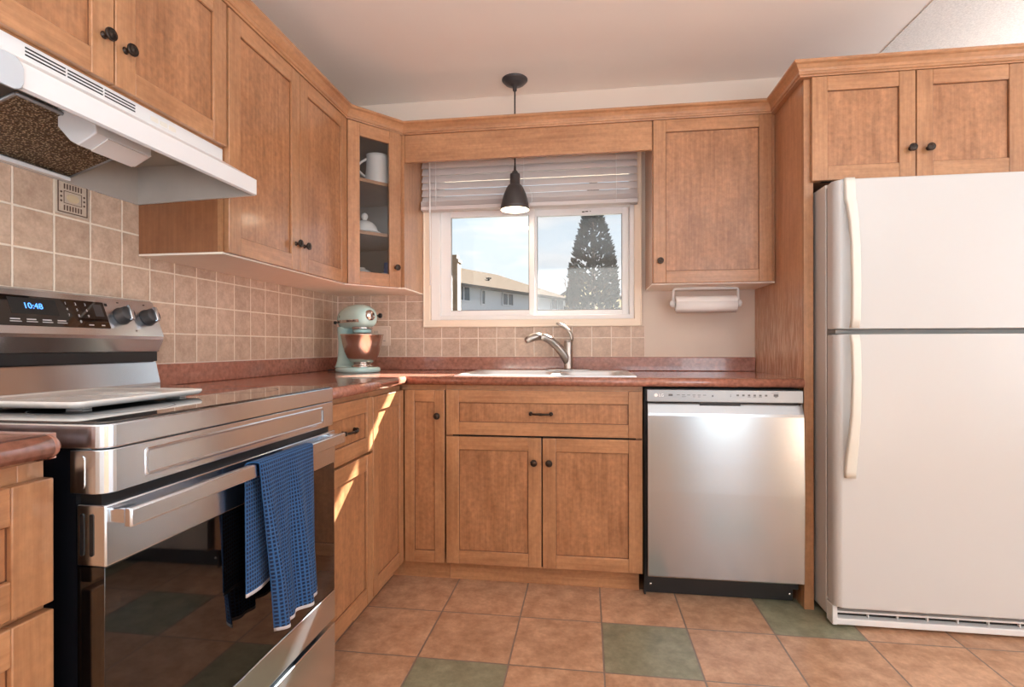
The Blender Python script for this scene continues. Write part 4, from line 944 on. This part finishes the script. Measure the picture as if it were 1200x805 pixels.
for k in range(7): mb.box(FX0 + 0.13 + 0.1 * k, FX0 + 0.134 + 0.1 * k, -0.734, -0.722, 0.036, 0.083)
gr = mb.build('base_grille', 'white_matte', fr)
mb = MB(); mb.box(FX0 + 0.02, FX1 - 0.02, -0.7235, -0.7222, 0.037, 0.0755); mb.build('grille_slots', 'dark_gap', gr)
TF = frame((0, -0.7825, 0), (1, 0, 0), (0, 0, 1))
mb = MB(TF); mb.prism([(2.965 + x, 1.608 + z) for x, z in rrect(0.072, 0.036, 0.006, 4)], 'Z', 0.0, 0.0012); bd = mb.build('badge', 'white_matte', freezer)
mb = MB(TF)
n_ = rrect(0.072, 0.036, 0.006, 4); i_ = rrect(0.069, 0.033, 0.005, 4)
mb.loft([[(2.965 + x, 1.608 + z, 0.0013) for x, z in n_], [(2.965 + x, 1.608 + z, 0.0018) for x, z in i_]], cap=False)
mb.box(2.940, 2.944, 1.612, 1.617, 0.0013, 0.0017); mb.box(2.946, 2.949, 1.612, 1.617, 0.0013, 0.0017); mb.box(2.940, 2.949, 1.598, 1.6003, 0.0013, 0.0017)
mb.build('badge_marks', 'print_dark', bd)

# ------------------------------------------------------------------ window blind
bl = thing('window_blind', 'white horizontal slat blind pulled halfway up in front of the window', 'blind', (1.1, -0.05, 1.78))
mb = MB(); mb.box(0.520, 1.674, -0.068, -0.026, 2.060, 2.098, bevel=0.003); mb.build('head_rail', 'vinyl', bl)
for k in range(6):
    z = 2.036 - k * 0.0385
    mb = MB()
    n = 6; up = []; dn = []
    for i in range(n + 1):
        s = -1 + 2 * i / n; hgt = 0.0212 * s; bow = 0.0018 * (1 - s * s)
        up.append((-0.048 - 0.0110 * s * -1 - bow, z + hgt)); dn.append((-0.0466 - 0.0110 * s * -1 - bow, z + hgt))
    mb.prism(up + dn[::-1], 'X', 0.520, 1.674); mb.build('slat', 'slat', bl)
for k in range(6):
    z = 1.808 + k * 0.0042
    mb = MB(); mb.box(0.520, 1.674, -0.073, -0.024, z, z + 0.0024); mb.build('slat', 'slat', bl)
mb = MB(); mb.box(0.519, 1.675, -0.074, -0.023, 1.784, 1.806, bevel=0.003); mb.build('bottom_rail', 'slat', bl)
for x in (0.605, 1.085, 1.565):
    mb = MB(); mb.tube([(x, -0.0765, 2.07), (x, -0.0765, 1.79)], 0.0016, 6); mb.build('ladder_cord', 'vinyl', bl)
mb = MB(); mb.tube([(0.572, -0.082, 2.066), (0.574, -0.084, 1.72), (0.576, -0.084, 1.375)], 0.0042, 8); mb.build('tilt_wand', 'vinyl', bl)
mb = MB(); mb.tube([(1.115, -0.080, 1.88), (1.128, -0.081, 1.84), (1.128, -0.081, 1.81), (1.118, -0.081, 1.795)], 0.002, 6); mb.build('lift_cord', 'vinyl', bl)

# ------------------------------------------------------------------ pendant lamp
px, py = 1.050, -0.170
pn = thing('pendant_lamp', 'charcoal metal pendant lamp hanging in front of the window blind', 'pendant lamp', (px, py, CEIL))
mb = MB(); mb.lathe([(0.066, 2.4095), (0.066, 2.405), (0.060, 2.398), (0.052, 2.394), (0.050, 2.388), (0.030, 2.380), (0.012, 2.374), (0.010, 2.352), (0.004, 2.350)], (px, py, 0), seg=32); mb.build('canopy', 'shade', pn)
mb = MB(); mb.tube([(px, py, 2.355), (px, py, 1.95)], 0.0036, 8); mb.build('cord', 'black', pn)
mb = MB(); mb.lathe([(0.005, 1.965), (0.007, 1.945), (0.0145, 1.938), (0.016, 1.930), (0.0245, 1.926), (0.0255, 1.915), (0.0255, 1.874), (0.034, 1.868), (0.044, 1.853), (0.056, 1.825), (0.066, 1.792), (0.0725, 1.760), (0.0740, 1.742), (0.0728, 1.742), (0.0712, 1.760), (0.0648, 1.790), (0.0545, 1.822), (0.042, 1.850), (0.024, 1.866), (0.022, 1.870)], (px, py, 0), seg=36, cap=False)
shd = mb.build('lamp_shade', 'shade', pn)
mb = MB(); mb.lathe([(0.0722, 1.7425), (0.0706, 1.760), (0.0642, 1.790), (0.0539, 1.8215), (0.0414, 1.8495), (0.0235, 1.8655), (0.002, 1.868)], (px, py, 0), seg=36, cap=False); mb.build('white_lining', 'shade_in', shd, label='white inside of the shade')
mb = MB(); mb.lathe([(0.012, 1.866), (0.014, 1.845), (0.024, 1.82), (0.029, 1.80), (0.026, 1.782), (0.014, 1.770), (0.002, 1.767)], (px, py, 0), seg=20); mb.build('bulb', 'bulb', pn)
pl_ = bpy.data.lights.new('pendant_light', 'POINT'); pl_.energy = 1.2; pl_.color = (1.0, 0.86, 0.68); pl_.shadow_soft_size = 0.03
plo = bpy.data.objects.new('pendant_light', pl_); COL.objects.link(plo); plo.location = (px, py, 1.757)

# ------------------------------------------------------------------ paper towel holder and roll
ph = thing('paper_towel_holder', 'white wire paper towel holder screwed under the window cabinet', 'holder', (1.985, -0.16, 1.3315))
X0h, X1h, zc = 1.836, 2.141, 1.252
mb = MB(); arc_ = lambda cx, cz, r, a0, a1, n=5: [(cx + r * math.cos(math.radians(a0 + (a1 - a0) * k / n)), -0.16, cz + r * math.sin(math.radians(a0 + (a1 - a0) * k / n))) for k in range(n + 1)]
pts = [(X0h, -0.16, zc)] + arc_(X0h + 0.012, 1.3135, 0.012, 180, 90) + arc_(X1h - 0.012, 1.3135, 0.012, 90, 0) + [(X1h, -0.16, zc)]
mb.tube(pts, 0.0062, 10, up=(0, 1, 0)); mb.box(1.90, 2.08, -0.172, -0.148, 1.3245, 1.3312, bevel=0.001); mb.build('bracket', 'white_matte', ph)
for x, s in ((X0h, -1), (X1h, 1)):
    mb = MB(); mb.lathe([(0.017, -0.004), (0.0185, 0.002), (0.018, 0.007), (0.0145, 0.013), (0.008, 0.0165), (0.001, 0.0175)], (x, -0.16, zc), (s, 0, 0), 22); mb.build('end_cap', 'white_matte', ph)
mb = MB(); mb.tube([(X0h + 0.004, -0.16, zc), (X1h - 0.004, -0.16, zc)], 0.006, 10); mb.build('rod', 'white_matte', ph)
mb = MB(); n = 40; rings = []
for x, r0 in ((1.846, 0.0365), (1.848, 0.0372), (2.129, 0.0372), (2.131, 0.0365)): rings.append([(x, -0.16 + r0 * math.cos(2 * PI * k / n), zc + r0 * math.sin(2 * PI * k / n)) for k in range(n)])
ri = [[(x, -0.16 + 0.0205 * math.cos(2 * PI * k / n), zc + 0.0205 * math.sin(2 * PI * k / n)) for k in range(n)] for x in (1.846, 2.131)]
mb.loft([ri[0]] + rings + [ri[1], ri[0]], cap=False)
rings = [[(x, -0.16 - 0.0385 - 0.0006, zc + 0.008), (x, -0.16 - 0.0375 + 0.006, zc - 0.026), (x, -0.16 - 0.012, zc - 0.0445), (x, -0.16 - 0.013, zc - 0.0452), (x, -0.16 - 0.0375 + 0.005, zc - 0.027), (x, -0.16 - 0.0395, zc + 0.008)] for x in (1.8465, 2.1305)]
mb.loft(rings); tag(mb.build('paper_towel_roll', 'paper'), 'white paper towel roll hanging in the holder under the window cabinet', 'paper towel')

# ------------------------------------------------------------------ stand mixer (built along local +x = head direction)
mx_ = thing('stand_mixer', 'pale aqua stand mixer with a steel bowl in the counter corner', 'mixer', (0.226, -0.262, 0.9145), rotz=math.radians(-36))
mx_.scale = (0.97, 0.97, 0.965)
def mring(x, z, ry, rz, n=28, e=2.4, zb=None):
    out = []
    for k in range(n):
        a = 2 * PI * k / n; c_, s_ = math.cos(a), math.sin(a)
        yy = ry * (abs(c_) ** (2 / e)) * (1 if c_ >= 0 else -1); zz = rz * (abs(s_) ** (2 / e)) * (1 if s_ >= 0 else -1)
        if zb is not None and zz < -zb: zz = -zb + (zz + zb) * 0.3
        out.append((x, yy, z + zz))
    return out
mb = MB()
base = []
for k in range(40):
    a = 2 * PI * k / 40; x = math.cos(a); y = math.sin(a)
    w_ = 0.104 if x > 0 else 0.104 - 0.020 * (-x) ** 1.2
    base.append((0.022 + 0.138 * (abs(x) ** 0.85) * (1 if x > 0 else -1), w_ * (abs(y) ** 0.8) * (1 if y > 0 else -1)))
rings = [[(x * s + 0.035 * (1 - s), y * s, z) for x, y in base] for z, s in ((0.0, 0.96), (0.004, 1.0), (0.016, 1.0), (0.024, 0.97), (0.028, 0.90), (0.029, 0.4))]
mb.loft(rings)
mb.build('base', 'aqua', mx_, local=True)
mb = MB(); rings = []
for z, cx, rx, ry in ((0.024, -0.045, 0.078, 0.086), (0.034, -0.056, 0.066, 0.074), (0.055, -0.072, 0.050, 0.060), (0.085, -0.082, 0.041, 0.050), (0.12, -0.086, 0.037, 0.046), (0.16, -0.084, 0.038, 0.046), (0.20, -0.078, 0.046, 0.052), (0.225, -0.072, 0.055, 0.056), (0.24, -0.07, 0.055, 0.056)):
    rings.append([(cx + rx * math.cos(2 * PI * k / 24), ry * math.sin(2 * PI * k / 24), z) for k in range(24)])
mb.loft(rings); mb.build('pedestal', 'aqua', mx_, local=True)
mb = MB()
hp = [(-0.140, 0.276, 0.020, 0.016), (-0.137, 0.277, 0.038, 0.032), (-0.126, 0.279, 0.053, 0.047), (-0.10, 0.282, 0.063, 0.057), (-0.06, 0.285, 0.068, 0.063), (-0.02, 0.288, 0.070, 0.067), (0.04, 0.290, 0.070, 0.068), (0.09, 0.290, 0.068, 0.066), (0.13, 0.288, 0.063, 0.061), (0.160, 0.285, 0.056, 0.053), (0.178, 0.282, 0.045, 0.042), (0.187, 0.281, 0.030, 0.029), (0.190, 0.281, 0.012, 0.012)]
hp = [(0.03 + (x - 0.03) * 0.78, z, a_, b_) for x, z, a_, b_ in hp]
mb.loft([mring(x, z, ry, rz, 32, 2.3, rz * 0.86) for x, z, ry, rz in hp]); head = mb.build('head', 'aqua', mx_, local=True)
mb = MB()   # chrome band around the head
def sideprof(x):
    for (a, _, ra, _), (b_, _, rb, _) in zip(hp, hp[1:]):
        if a <= x <= b_: return ra + (rb - ra) * (x - a) / (b_ - a)
    return 0.02
for sgn in (-1, 1):
    rr_ = []
    for k in range(19):
        x = -0.090 + 0.222 * k / 18; y = sgn * (sideprof(x) * 0.992 + 0.0015)
        rr_.append([(x, y - sgn * 0.004, 0.259), (x, y, 0.260), (x, y, 0.274), (x, y - sgn * 0.004, 0.275)])
    mb.loft(rr_, smooth=False)
mb.build('trim_band', 'chrome', mx_, local=True)
TB = frame((0.080, -(sideprof(0.080) + 0.0034), 0.267), (1, 0.06, 0), (0, 0, 1))
letters('brand_lettering', 'KitchenAid', 0.0165, TB, 'black', mx_, local=True)
mb = MB(); mb.lathe([(0.030, 0), (0.030, 0.004), (0.0245, 0.006), (0.0245, 0.016), (0.022, 0.020), (0.002, 0.0205)], (0.145, 0, 0.293), (1, 0, 0), 24); mb.build('attachment_hub', 'chrome', mx_, local=True)
mb = MB(); mb.tube([(0.135, 0.045, 0.296), (0.135, 0.066, 0.297)], 0.004, 8); mb.lathe([(0.011, 0), (0.013, 0.004), (0.013, 0.011), (0.010, 0.014), (0.001, 0.0145)], (0.135, 0.064, 0.297), (0, 1, 0), 14); mb.build('hub_knob', 'black', mx_, local=True)
mb = MB(); mb.tube([(-0.070, -0.058, 0.262), (-0.070, -0.072, 0.262)], 0.003, 8); mb.lathe([(0.007, 0), (0.0095, 0.005), (0.008, 0.011), (0.001, 0.013)], (-0.070, -0.069, 0.262), (0, -1, 0), 14); mb.build('speed_knob', 'black', mx_, local=True)
mb = MB(); mb.box(-0.036, -0.032, -0.0705, -0.0640, 0.286, 0.300); mb.build('head_mark', 'black', mx_, local=True)
BX = 0.076
mb = MB(); mb.lathe([(0.052, 0.238), (0.053, 0.226), (0.050, 0.224)], (BX, 0, 0), seg=30); mb.build('planetary_trim', 'chrome', mx_, local=True)
mb = MB(); mb.lathe([(0.047, 0.2238), (0.046, 0.208), (0.040, 0.205), (0.002, 0.205)], (BX, 0, 0), seg=28); mb.build('planetary_hub', 'aqua', mx_, local=True)
mb = MB(); mb.tube([(BX + 0.022, 0, 0.206), (BX + 0.022, 0, 0.15)], 0.006, 10); mb.tube([(BX + 0.022, 0, 0.155), (BX + 0.022, 0.035, 0.13), (BX + 0.022, 0.04, 0.10), (BX + 0.022, 0.0, 0.062), (BX + 0.022, -0.04, 0.10), (BX + 0.022, -0.035, 0.13), (BX + 0.022, 0, 0.155)], 0.005, 8); mb.build('beater', 'chrome', mx_, local=True)
mb = MB(); mb.lathe([(0.056, 0.0292), (0.056, 0.034), (0.046, 0.036), (0.044, 0.046), (0.052, 0.049), (0.063, 0.057), (0.077, 0.078), (0.090, 0.110), (0.099, 0.146), (0.1075, 0.192), (0.1115, 0.1965), (0.1105, 0.1985), (0.1060, 0.1965), (0.097, 0.147), (0.088, 0.112), (0.075, 0.081), (0.05, 0.055), (0.002, 0.052)], (BX, 0, 0), seg=44, cap=False); mb.build('bowl', 'bowl_steel', mx_, local=True)
mb = MB(); mb.tube([(-0.10, 0.02, 0.11), (-0.13, 0.03, 0.10), (-0.150, 0.02, 0.06), (-0.158, 0.0, 0.02), (-0.165, -0.03, 0.006), (-0.16, -0.07, 0.005)], 0.0038, 8); mb.build('power_cord', 'black', mx_, local=True)

# ------------------------------------------------------------------ wall outlet
ou = thing('wall_outlet', 'ivory double gang outlet and switch plate on the tile behind the mixer', 'outlet', (0.263, -0.006, 1.05))
TO = frame((0.263, -0.0062, 1.1035), (1, 0, 0), (0, 0, 1))
mb = MB(TO); mb.prism(rrect(0.118, 0.110, 0.005, 4), 'Z', 0, 0.005, bevel=0.0015); mb.build('cover_plate', 'ivory', ou)
mb = MB(TO); mb.prism([(0.024 + x, y) for x, y in rrect(0.034, 0.068, 0.002, 2)], 'Z', 0.0051, 0.0085, bevel=0.001); sw_ = mb.build('rocker_switch', 'ivory', ou)
mb = MB(TO); mb.box(0.017, 0.031, -0.029, -0.0265, 0.0086, 0.0090); mb.build('indicator', 'print_dark', sw_)
mb = MB(TO)
for v in (0.020, -0.020): mb.prism([(-0.024 + x, v + y) for x, y in rrect(0.033, 0.029, 0.010, 4)], 'Z', 0.0051, 0.0075)
so_ = mb.build('socket', 'ivory', ou)
mb = MB(TO)
for v in (0.020, -0.020):
    for u in (-0.031, -0.018): mb.box(u - 0.001, u + 0.001, v - 0.002, v + 0.008, 0.0076, 0.0079)
mb.build('socket_slots', 'black', so_)

# ------------------------------------------------------------------ dishes in the glass cabinet
pt = thing('pitcher', 'white ceramic pitcher with a loop handle on the top shelf behind the glass', 'pitcher', (0.372, -0.318, 1.848))
cx, cy = 0.372, -0.318
mb = MB(); mb.lathe([(0.050, 1.8482), (0.062, 1.8495), (0.064, 1.855), (0.060, 1.885), (0.056, 1.92), (0.054, 1.95), (0.0535, 1.985), (0.055, 2.0), (0.0525, 2.0), (0.051, 1.985), (0.052, 1.95), (0.054, 1.91), (0.056, 1.865), (0.002, 1.858)], (cx, cy, 0), seg=36, cap=False); mb.build('body', 'ceramic', pt)
hv = Vector((-0.88, -0.48, 0)).normalized()
mb = MB(); pts = []
for k in range(13):
    a = math.radians(75 + 210 * k / 12); r_ = 0.05 + 0.038 * -math.cos(a) if False else None
    ox = 0.050 + 0.046 * max(-0.1, math.sin(PI * k / 12)); oz = 1.980 - 0.095 * k / 12
    pts.append((cx + hv.x * ox, cy + hv.y * ox, oz))
mb.tube(pts, 0.0075, 10, flat=0.8); mb.build('handle', 'ceramic', pt)
bwl = MB(); bwl.lathe([(0.04, 1.8482), (0.05, 1.852), (0.075, 1.90), (0.088, 1.96), (0.09, 2.005), (0.087, 2.005), (0.085, 1.96), (0.072, 1.902), (0.045, 1.857), (0.002, 1.855)], (0.155, -0.355, 0), seg=32, cap=False)
tag(bwl.build('mixing_bowl', 'glassware'), 'grey glass bowl behind the white pitcher on the top shelf', 'bowl')
dm = thing('covered_dish', 'white domed butter dish with a round knob on the middle shelf', 'dish', (0.330, -0.375, 1.598))
cx, cy = 0.330, -0.375
mb = MB(); mb.lathe([(0.060, 1.5982), (0.078, 1.602), (0.080, 1.605), (0.002, 1.605)], (cx, cy, 0), seg=30); mb.build('plate', 'ceramic', dm)
mb = MB(); mb.lathe([(0.066, 1.6052), (0.0655, 1.612), (0.060, 1.630), (0.048, 1.648), (0.030, 1.660), (0.010, 1.665), (0.007, 1.668)], (cx, cy, 0), seg=30)
mb.lathe([(0.006, 1.664), (0.010, 1.669), (0.0155, 1.678), (0.0165, 1.686), (0.013, 1.696), (0.006, 1.701), (0.001, 1.702)], (cx, cy, 0), seg=20); mb.build('dome_lid', 'ceramic', dm)
lw = thing('serving_bowl', 'upturned white bowl on the cabinet floor behind the glass', 'bowl', (0.290, -0.345, 1.350))
cx, cy = 0.290, -0.345
mb = MB(); mb.lathe([(0.088, 1.3502), (0.088, 1.358), (0.082, 1.385), (0.066, 1.410), (0.045, 1.425), (0.030, 1.430), (0.028, 1.437), (0.002, 1.437)], (cx, cy, 0), seg=32); mb.build('dish', 'ceramic', lw)
ji = MB(); ji.lathe([(0.020, 1.3502), (0.026, 1.356), (0.028, 1.372), (0.022, 1.390), (0.017, 1.404), (0.019, 1.412), (0.016, 1.412), (0.014, 1.404), (0.010, 1.40), (0.001, 1.398)], (0.404, -0.310, 0), seg=22, cap=False)
tag(ji.build('cream_jug', 'ceramic'), 'tiny white jar on the cabinet floor beside the upturned bowl', 'jar')
bc = MB(); bc.lathe([(0.022, 1.3502), (0.026, 1.355), (0.027, 1.40), (0.027, 1.47), (0.025, 1.47), (0.0245, 1.40), (0.02, 1.36), (0.001, 1.358)], (0.412, -0.262, 0), seg=24, cap=False)
tag(bc.build('cup', 'blue_dish'), 'blue cup on the cabinet floor behind the glass door', 'cup')

# ------------------------------------------------------------------ outside the window
M['siding'] = plain('grey_siding', rgb(186, 190, 200), 0.8, noise=0.04, spec=0.0)
M['shingle'] = plain('weathered_shingle', rgb(76, 70, 64), 0.95, noise=0.12, nscale=8, spec=0.0)
M['fascia'] = plain('house_trim', rgb(84, 80, 76), 0.8)
M['dusk_glass'] = plain('house_window_glass', rgb(92, 98, 106), 0.1)
M['brick'] = plain('tan_brick', rgb(112, 94, 76), 0.9, noise=0.12, nscale=6)
M['yellow_siding'] = plain('cream_siding', rgb(226, 206, 158), 0.8)
M['soffit'] = plain('soffit_white', rgb(225, 222, 216), 0.7)
M['lawn'] = plain('lawn', rgb(84, 84, 78), 0.95, noise=0.2, nscale=2)
M['bark'] = plain('bark', rgb(120, 108, 98), 0.9)
def leafmat(name, c):
    m, t, b = newmat(name)
    geo = N(t, 'ShaderNodeNewGeometry'); mr = N(t, 'ShaderNodeMapRange'); mr.inputs[3].default_value = 0.6; mr.inputs[4].default_value = 1.5
    t.links.new(geo.outputs['Random Per Island'], mr.inputs[0]); h = N(t, 'ShaderNodeHueSaturation'); h.inputs['Color'].default_value = c; t.links.new(mr.outputs[0], h.inputs['Value'])
    t.links.new(h.outputs[0], b.inputs['Base Color']); b.inputs['Roughness'].default_value = 0.9; b.inputs['Specular IOR Level'].default_value = 0.0; return m
M['conifer'] = leafmat('conifer_needles', rgb(34, 42, 38))
mb = MB(); mb.box(-40, 45, 0.3, 90, -0.6, -0.4); struct(mb.build('ground', 'lawn', origin=(0, 1, -0.4)))
mb = MB(); mb.box(-1.5, 6.0, 0.135, 1.40, 2.378, 2.48, bevel=0.005); struct(mb.build('eave', 'soffit', origin=(1, 0.2, 2.378)))
# long neighbour house, receding to the right
hu = Vector((0.46, 0.888, 0)).normalized(); hn = Vector((hu.y, -hu.x, 0))      # hn faces the kitchen
HA = Vector((CX - 5.92, CY + 23.6, 0)) - hu * 1.2
hs = thing('neighbor_house', 'long pale grey neighboring house with a low brown roof seen through the window', 'house', (HA.x, HA.y, -0.4))
HT = Matrix(((hu.x, hn.x, 0, HA.x), (hu.y, hn.y, 0, HA.y), (0, 0, 1, 0), (0, 0, 0, 1)))   # u along, w toward the kitchen, z
HLEN = 11.3
mb = MB(HT); mb.box(0, HLEN, -6, 0, -0.4, 3.95)
for k in range(18): mb.box(0, HLEN, 0, 0.018, 2.0 + k * 0.11, 2.0 + k * 0.11 + 0.012)
mb.build('wall', 'siding', hs)
mb = MB(HT)
ov = 0.45; zr = 5.35; ze = 3.90
vv = [(-ov, ov, ze), (HLEN + ov, ov, ze), (HLEN + ov, -6 - ov, ze), (-ov, -6 - ov, ze), (-ov, -3, zr), (HLEN - 3.0, -3, zr)]
mb._add(vv, [(0, 1, 5, 4), (1, 2, 5), (2, 3, 4, 5), (3, 0, 4), (0, 3, 2, 1)]); mb.build('roof', 'shingle', hs)
mb = MB(HT); mb.box(-ov, HLEN + ov, ov - 0.02, ov + 0.03, ze - 0.14, ze + 0.01); mb.box(HLEN + ov - 0.02, HLEN + ov + 0.03, -6 - ov, ov, ze - 0.14, ze + 0.01); mb.build('fascia', 'fascia', hs)
def hwin(u0, u1, z0, z1, split=True):
    mb = MB(HT); mb.box(u0, u1, 0.02, 0.05, z0, z1); f = mb.build('house_window', 'dusk_glass', hs)
    mb = MB(HT); t = 0.05
    mb.box(u0 - t, u0, 0.02, 0.08, z0 - t, z1 + t); mb.box(u1, u1 + t, 0.02, 0.08, z0 - t, z1 + t); mb.box(u0, u1, 0.02, 0.08, z0 - t, z0); mb.box(u0, u1, 0.02, 0.08, z1, z1 + t)
    if split: mb.box((u0 + u1) / 2 - 0.03, (u0 + u1) / 2 + 0.03, 0.02, 0.07, z0, z1)
    mb.build('window_trim', 'siding', f)
hwin(1.30, 2.12, 3.20, 3.82); hwin(3.06, 3.28, 3.12, 3.76, False); hwin(4.78, 5.65, 3.20, 3.76); hwin(9.6, 10.9, 3.25, 3.80)
mb = MB(HT); mb.box(4.92, 5.00, -1.05, -0.97, 4.2, 4.60); mb.box(4.86, 5.06, -1.11, -0.91, 4.60, 4.66); mb.build('roof_vent', 'fascia', hs)
# chimney of a nearer house, left edge of the view
mb = MB(); mb.box(-2.36, -2.16, 11.6, 12.0, -0.4, 3.42); mb.box(-2.39, -2.13, 11.57, 12.03, 3.42, 3.50); mb.box(-2.33, -2.19, 11.63, 11.97, 3.50, 3.62)
tag(mb.build('chimney', 'brick'), 'tan brick chimney at the far left of the window view', 'chimney')
# small yellow gabled house behind
gh = thing('gabled_house', 'small cream gabled house far off between the long roof and the conifer', 'house', (1.4, 39, -0.4))
mb = MB(); mb.prism([(-0.6, -0.4), (4.4, -0.4), (4.4, 4.3), (1.55, 6.2), (-1.2, 4.3), (-0.6, 4.3)], 'Y', 38, 43); mb.build('wall', 'yellow_siding', gh)
mb = MB(); mb.prism([(-1.5, 4.15), (1.55, 6.25), (4.7, 4.2), (4.7, 4.4), (1.55, 6.5), (-1.5, 4.35)], 'Y', 37.8, 43.2); mb.build('roof', 'shingle', gh)

def conifer(name, x, y, z0, H, R, label, n, seed, group=None, cat='tree', pw=0.8):
    rnd = random.Random(seed)
    t = thing(name, label, cat, (x, y, -0.4), group)
    mb = MB(); mb.tube([(x, y, -0.4), (x, y, z0 + H * 0.92)], [0.12, 0.02], 8); mb.build('trunk', 'bark', t)
    mb = MB()
    for i in range(n):
        f = rnd.random() ** 1.25; z = z0 + H * f; rr = R * (1 - f) ** pw * (0.55 + 0.5 * rnd.random() ** 0.5) * (1 + 0.12 * math.sin(9 * f + seed)) + 0.03
        a = rnd.random() * 2 * PI; c_ = Vector((x + rr * math.cos(a), y + rr * math.sin(a), z))
        d = Vector((math.cos(a), math.sin(a), 0.5 + rnd.random() * 0.9)).normalized(); sd_ = Vector((-math.sin(a), math.cos(a), rnd.uniform(-.4, .4))).normalized()
        L = rnd.uniform(0.14, 0.30) * (0.6 + 0.4 * (1 - f)); W_ = L * rnd.uniform(0.25, 0.4); u_ = d.cross(sd_)
        p0, p1 = c_ - d * L * 0.5, c_ + d * L * 0.6
        mb._add([p0, c_ + sd_ * W_, p1, c_ - sd_ * W_, c_ + u_ * W_ * 0.7, c_ - u_ * W_ * 0.7], [(0, 1, 4), (1, 2, 4), (2, 3, 4), (3, 0, 4), (0, 1, 5), (1, 2, 5), (2, 3, 5), (3, 0, 5)])
    o = mb.build('foliage', 'conifer', t, recalc=False)
    return t
conifer('conifer_tree', 1.66, 17.0, 0.6, 6.6, 1.20, 'tall dark conifer tree standing outside the right window pane', 5200, 3, pw=0.72)
conifer('conifer_shrub', 0.86, 14.6, 0.4, 2.55, 0.28, 'small dark conifer shrub at the left foot of the tall conifer', 800, 5)
bt = thing('bare_tree', 'bare leafless tree above the long roof, left of the conifer', 'tree', (-1.2, 50, -0.4))
rnd = random.Random(11)
mb = MB()
def branch(p, d, L, r, depth):
    q = p + d * L; mb.tube([p, (p + q) / 2 + Vector((rnd.uniform(-.05, .05), 0, 0)) * L, q], [r, r * 0.85, r * 0.7], 5)
    if depth:
        for k in range(3): branch(p + d * L * rnd.uniform(0.55, 1.0), (d + Vector((rnd.uniform(-.75, .75), rnd.uniform(-.5, .5), rnd.uniform(-.05, .4)))).normalized(), L * rnd.uniform(0.5, 0.72), r * 0.6, depth - 1)
branch(Vector((-1.2, 50, -0.4)), Vector((0, 0, 1)), 4.2, 0.09, 4)
mb.build('branches', 'bark', bt)
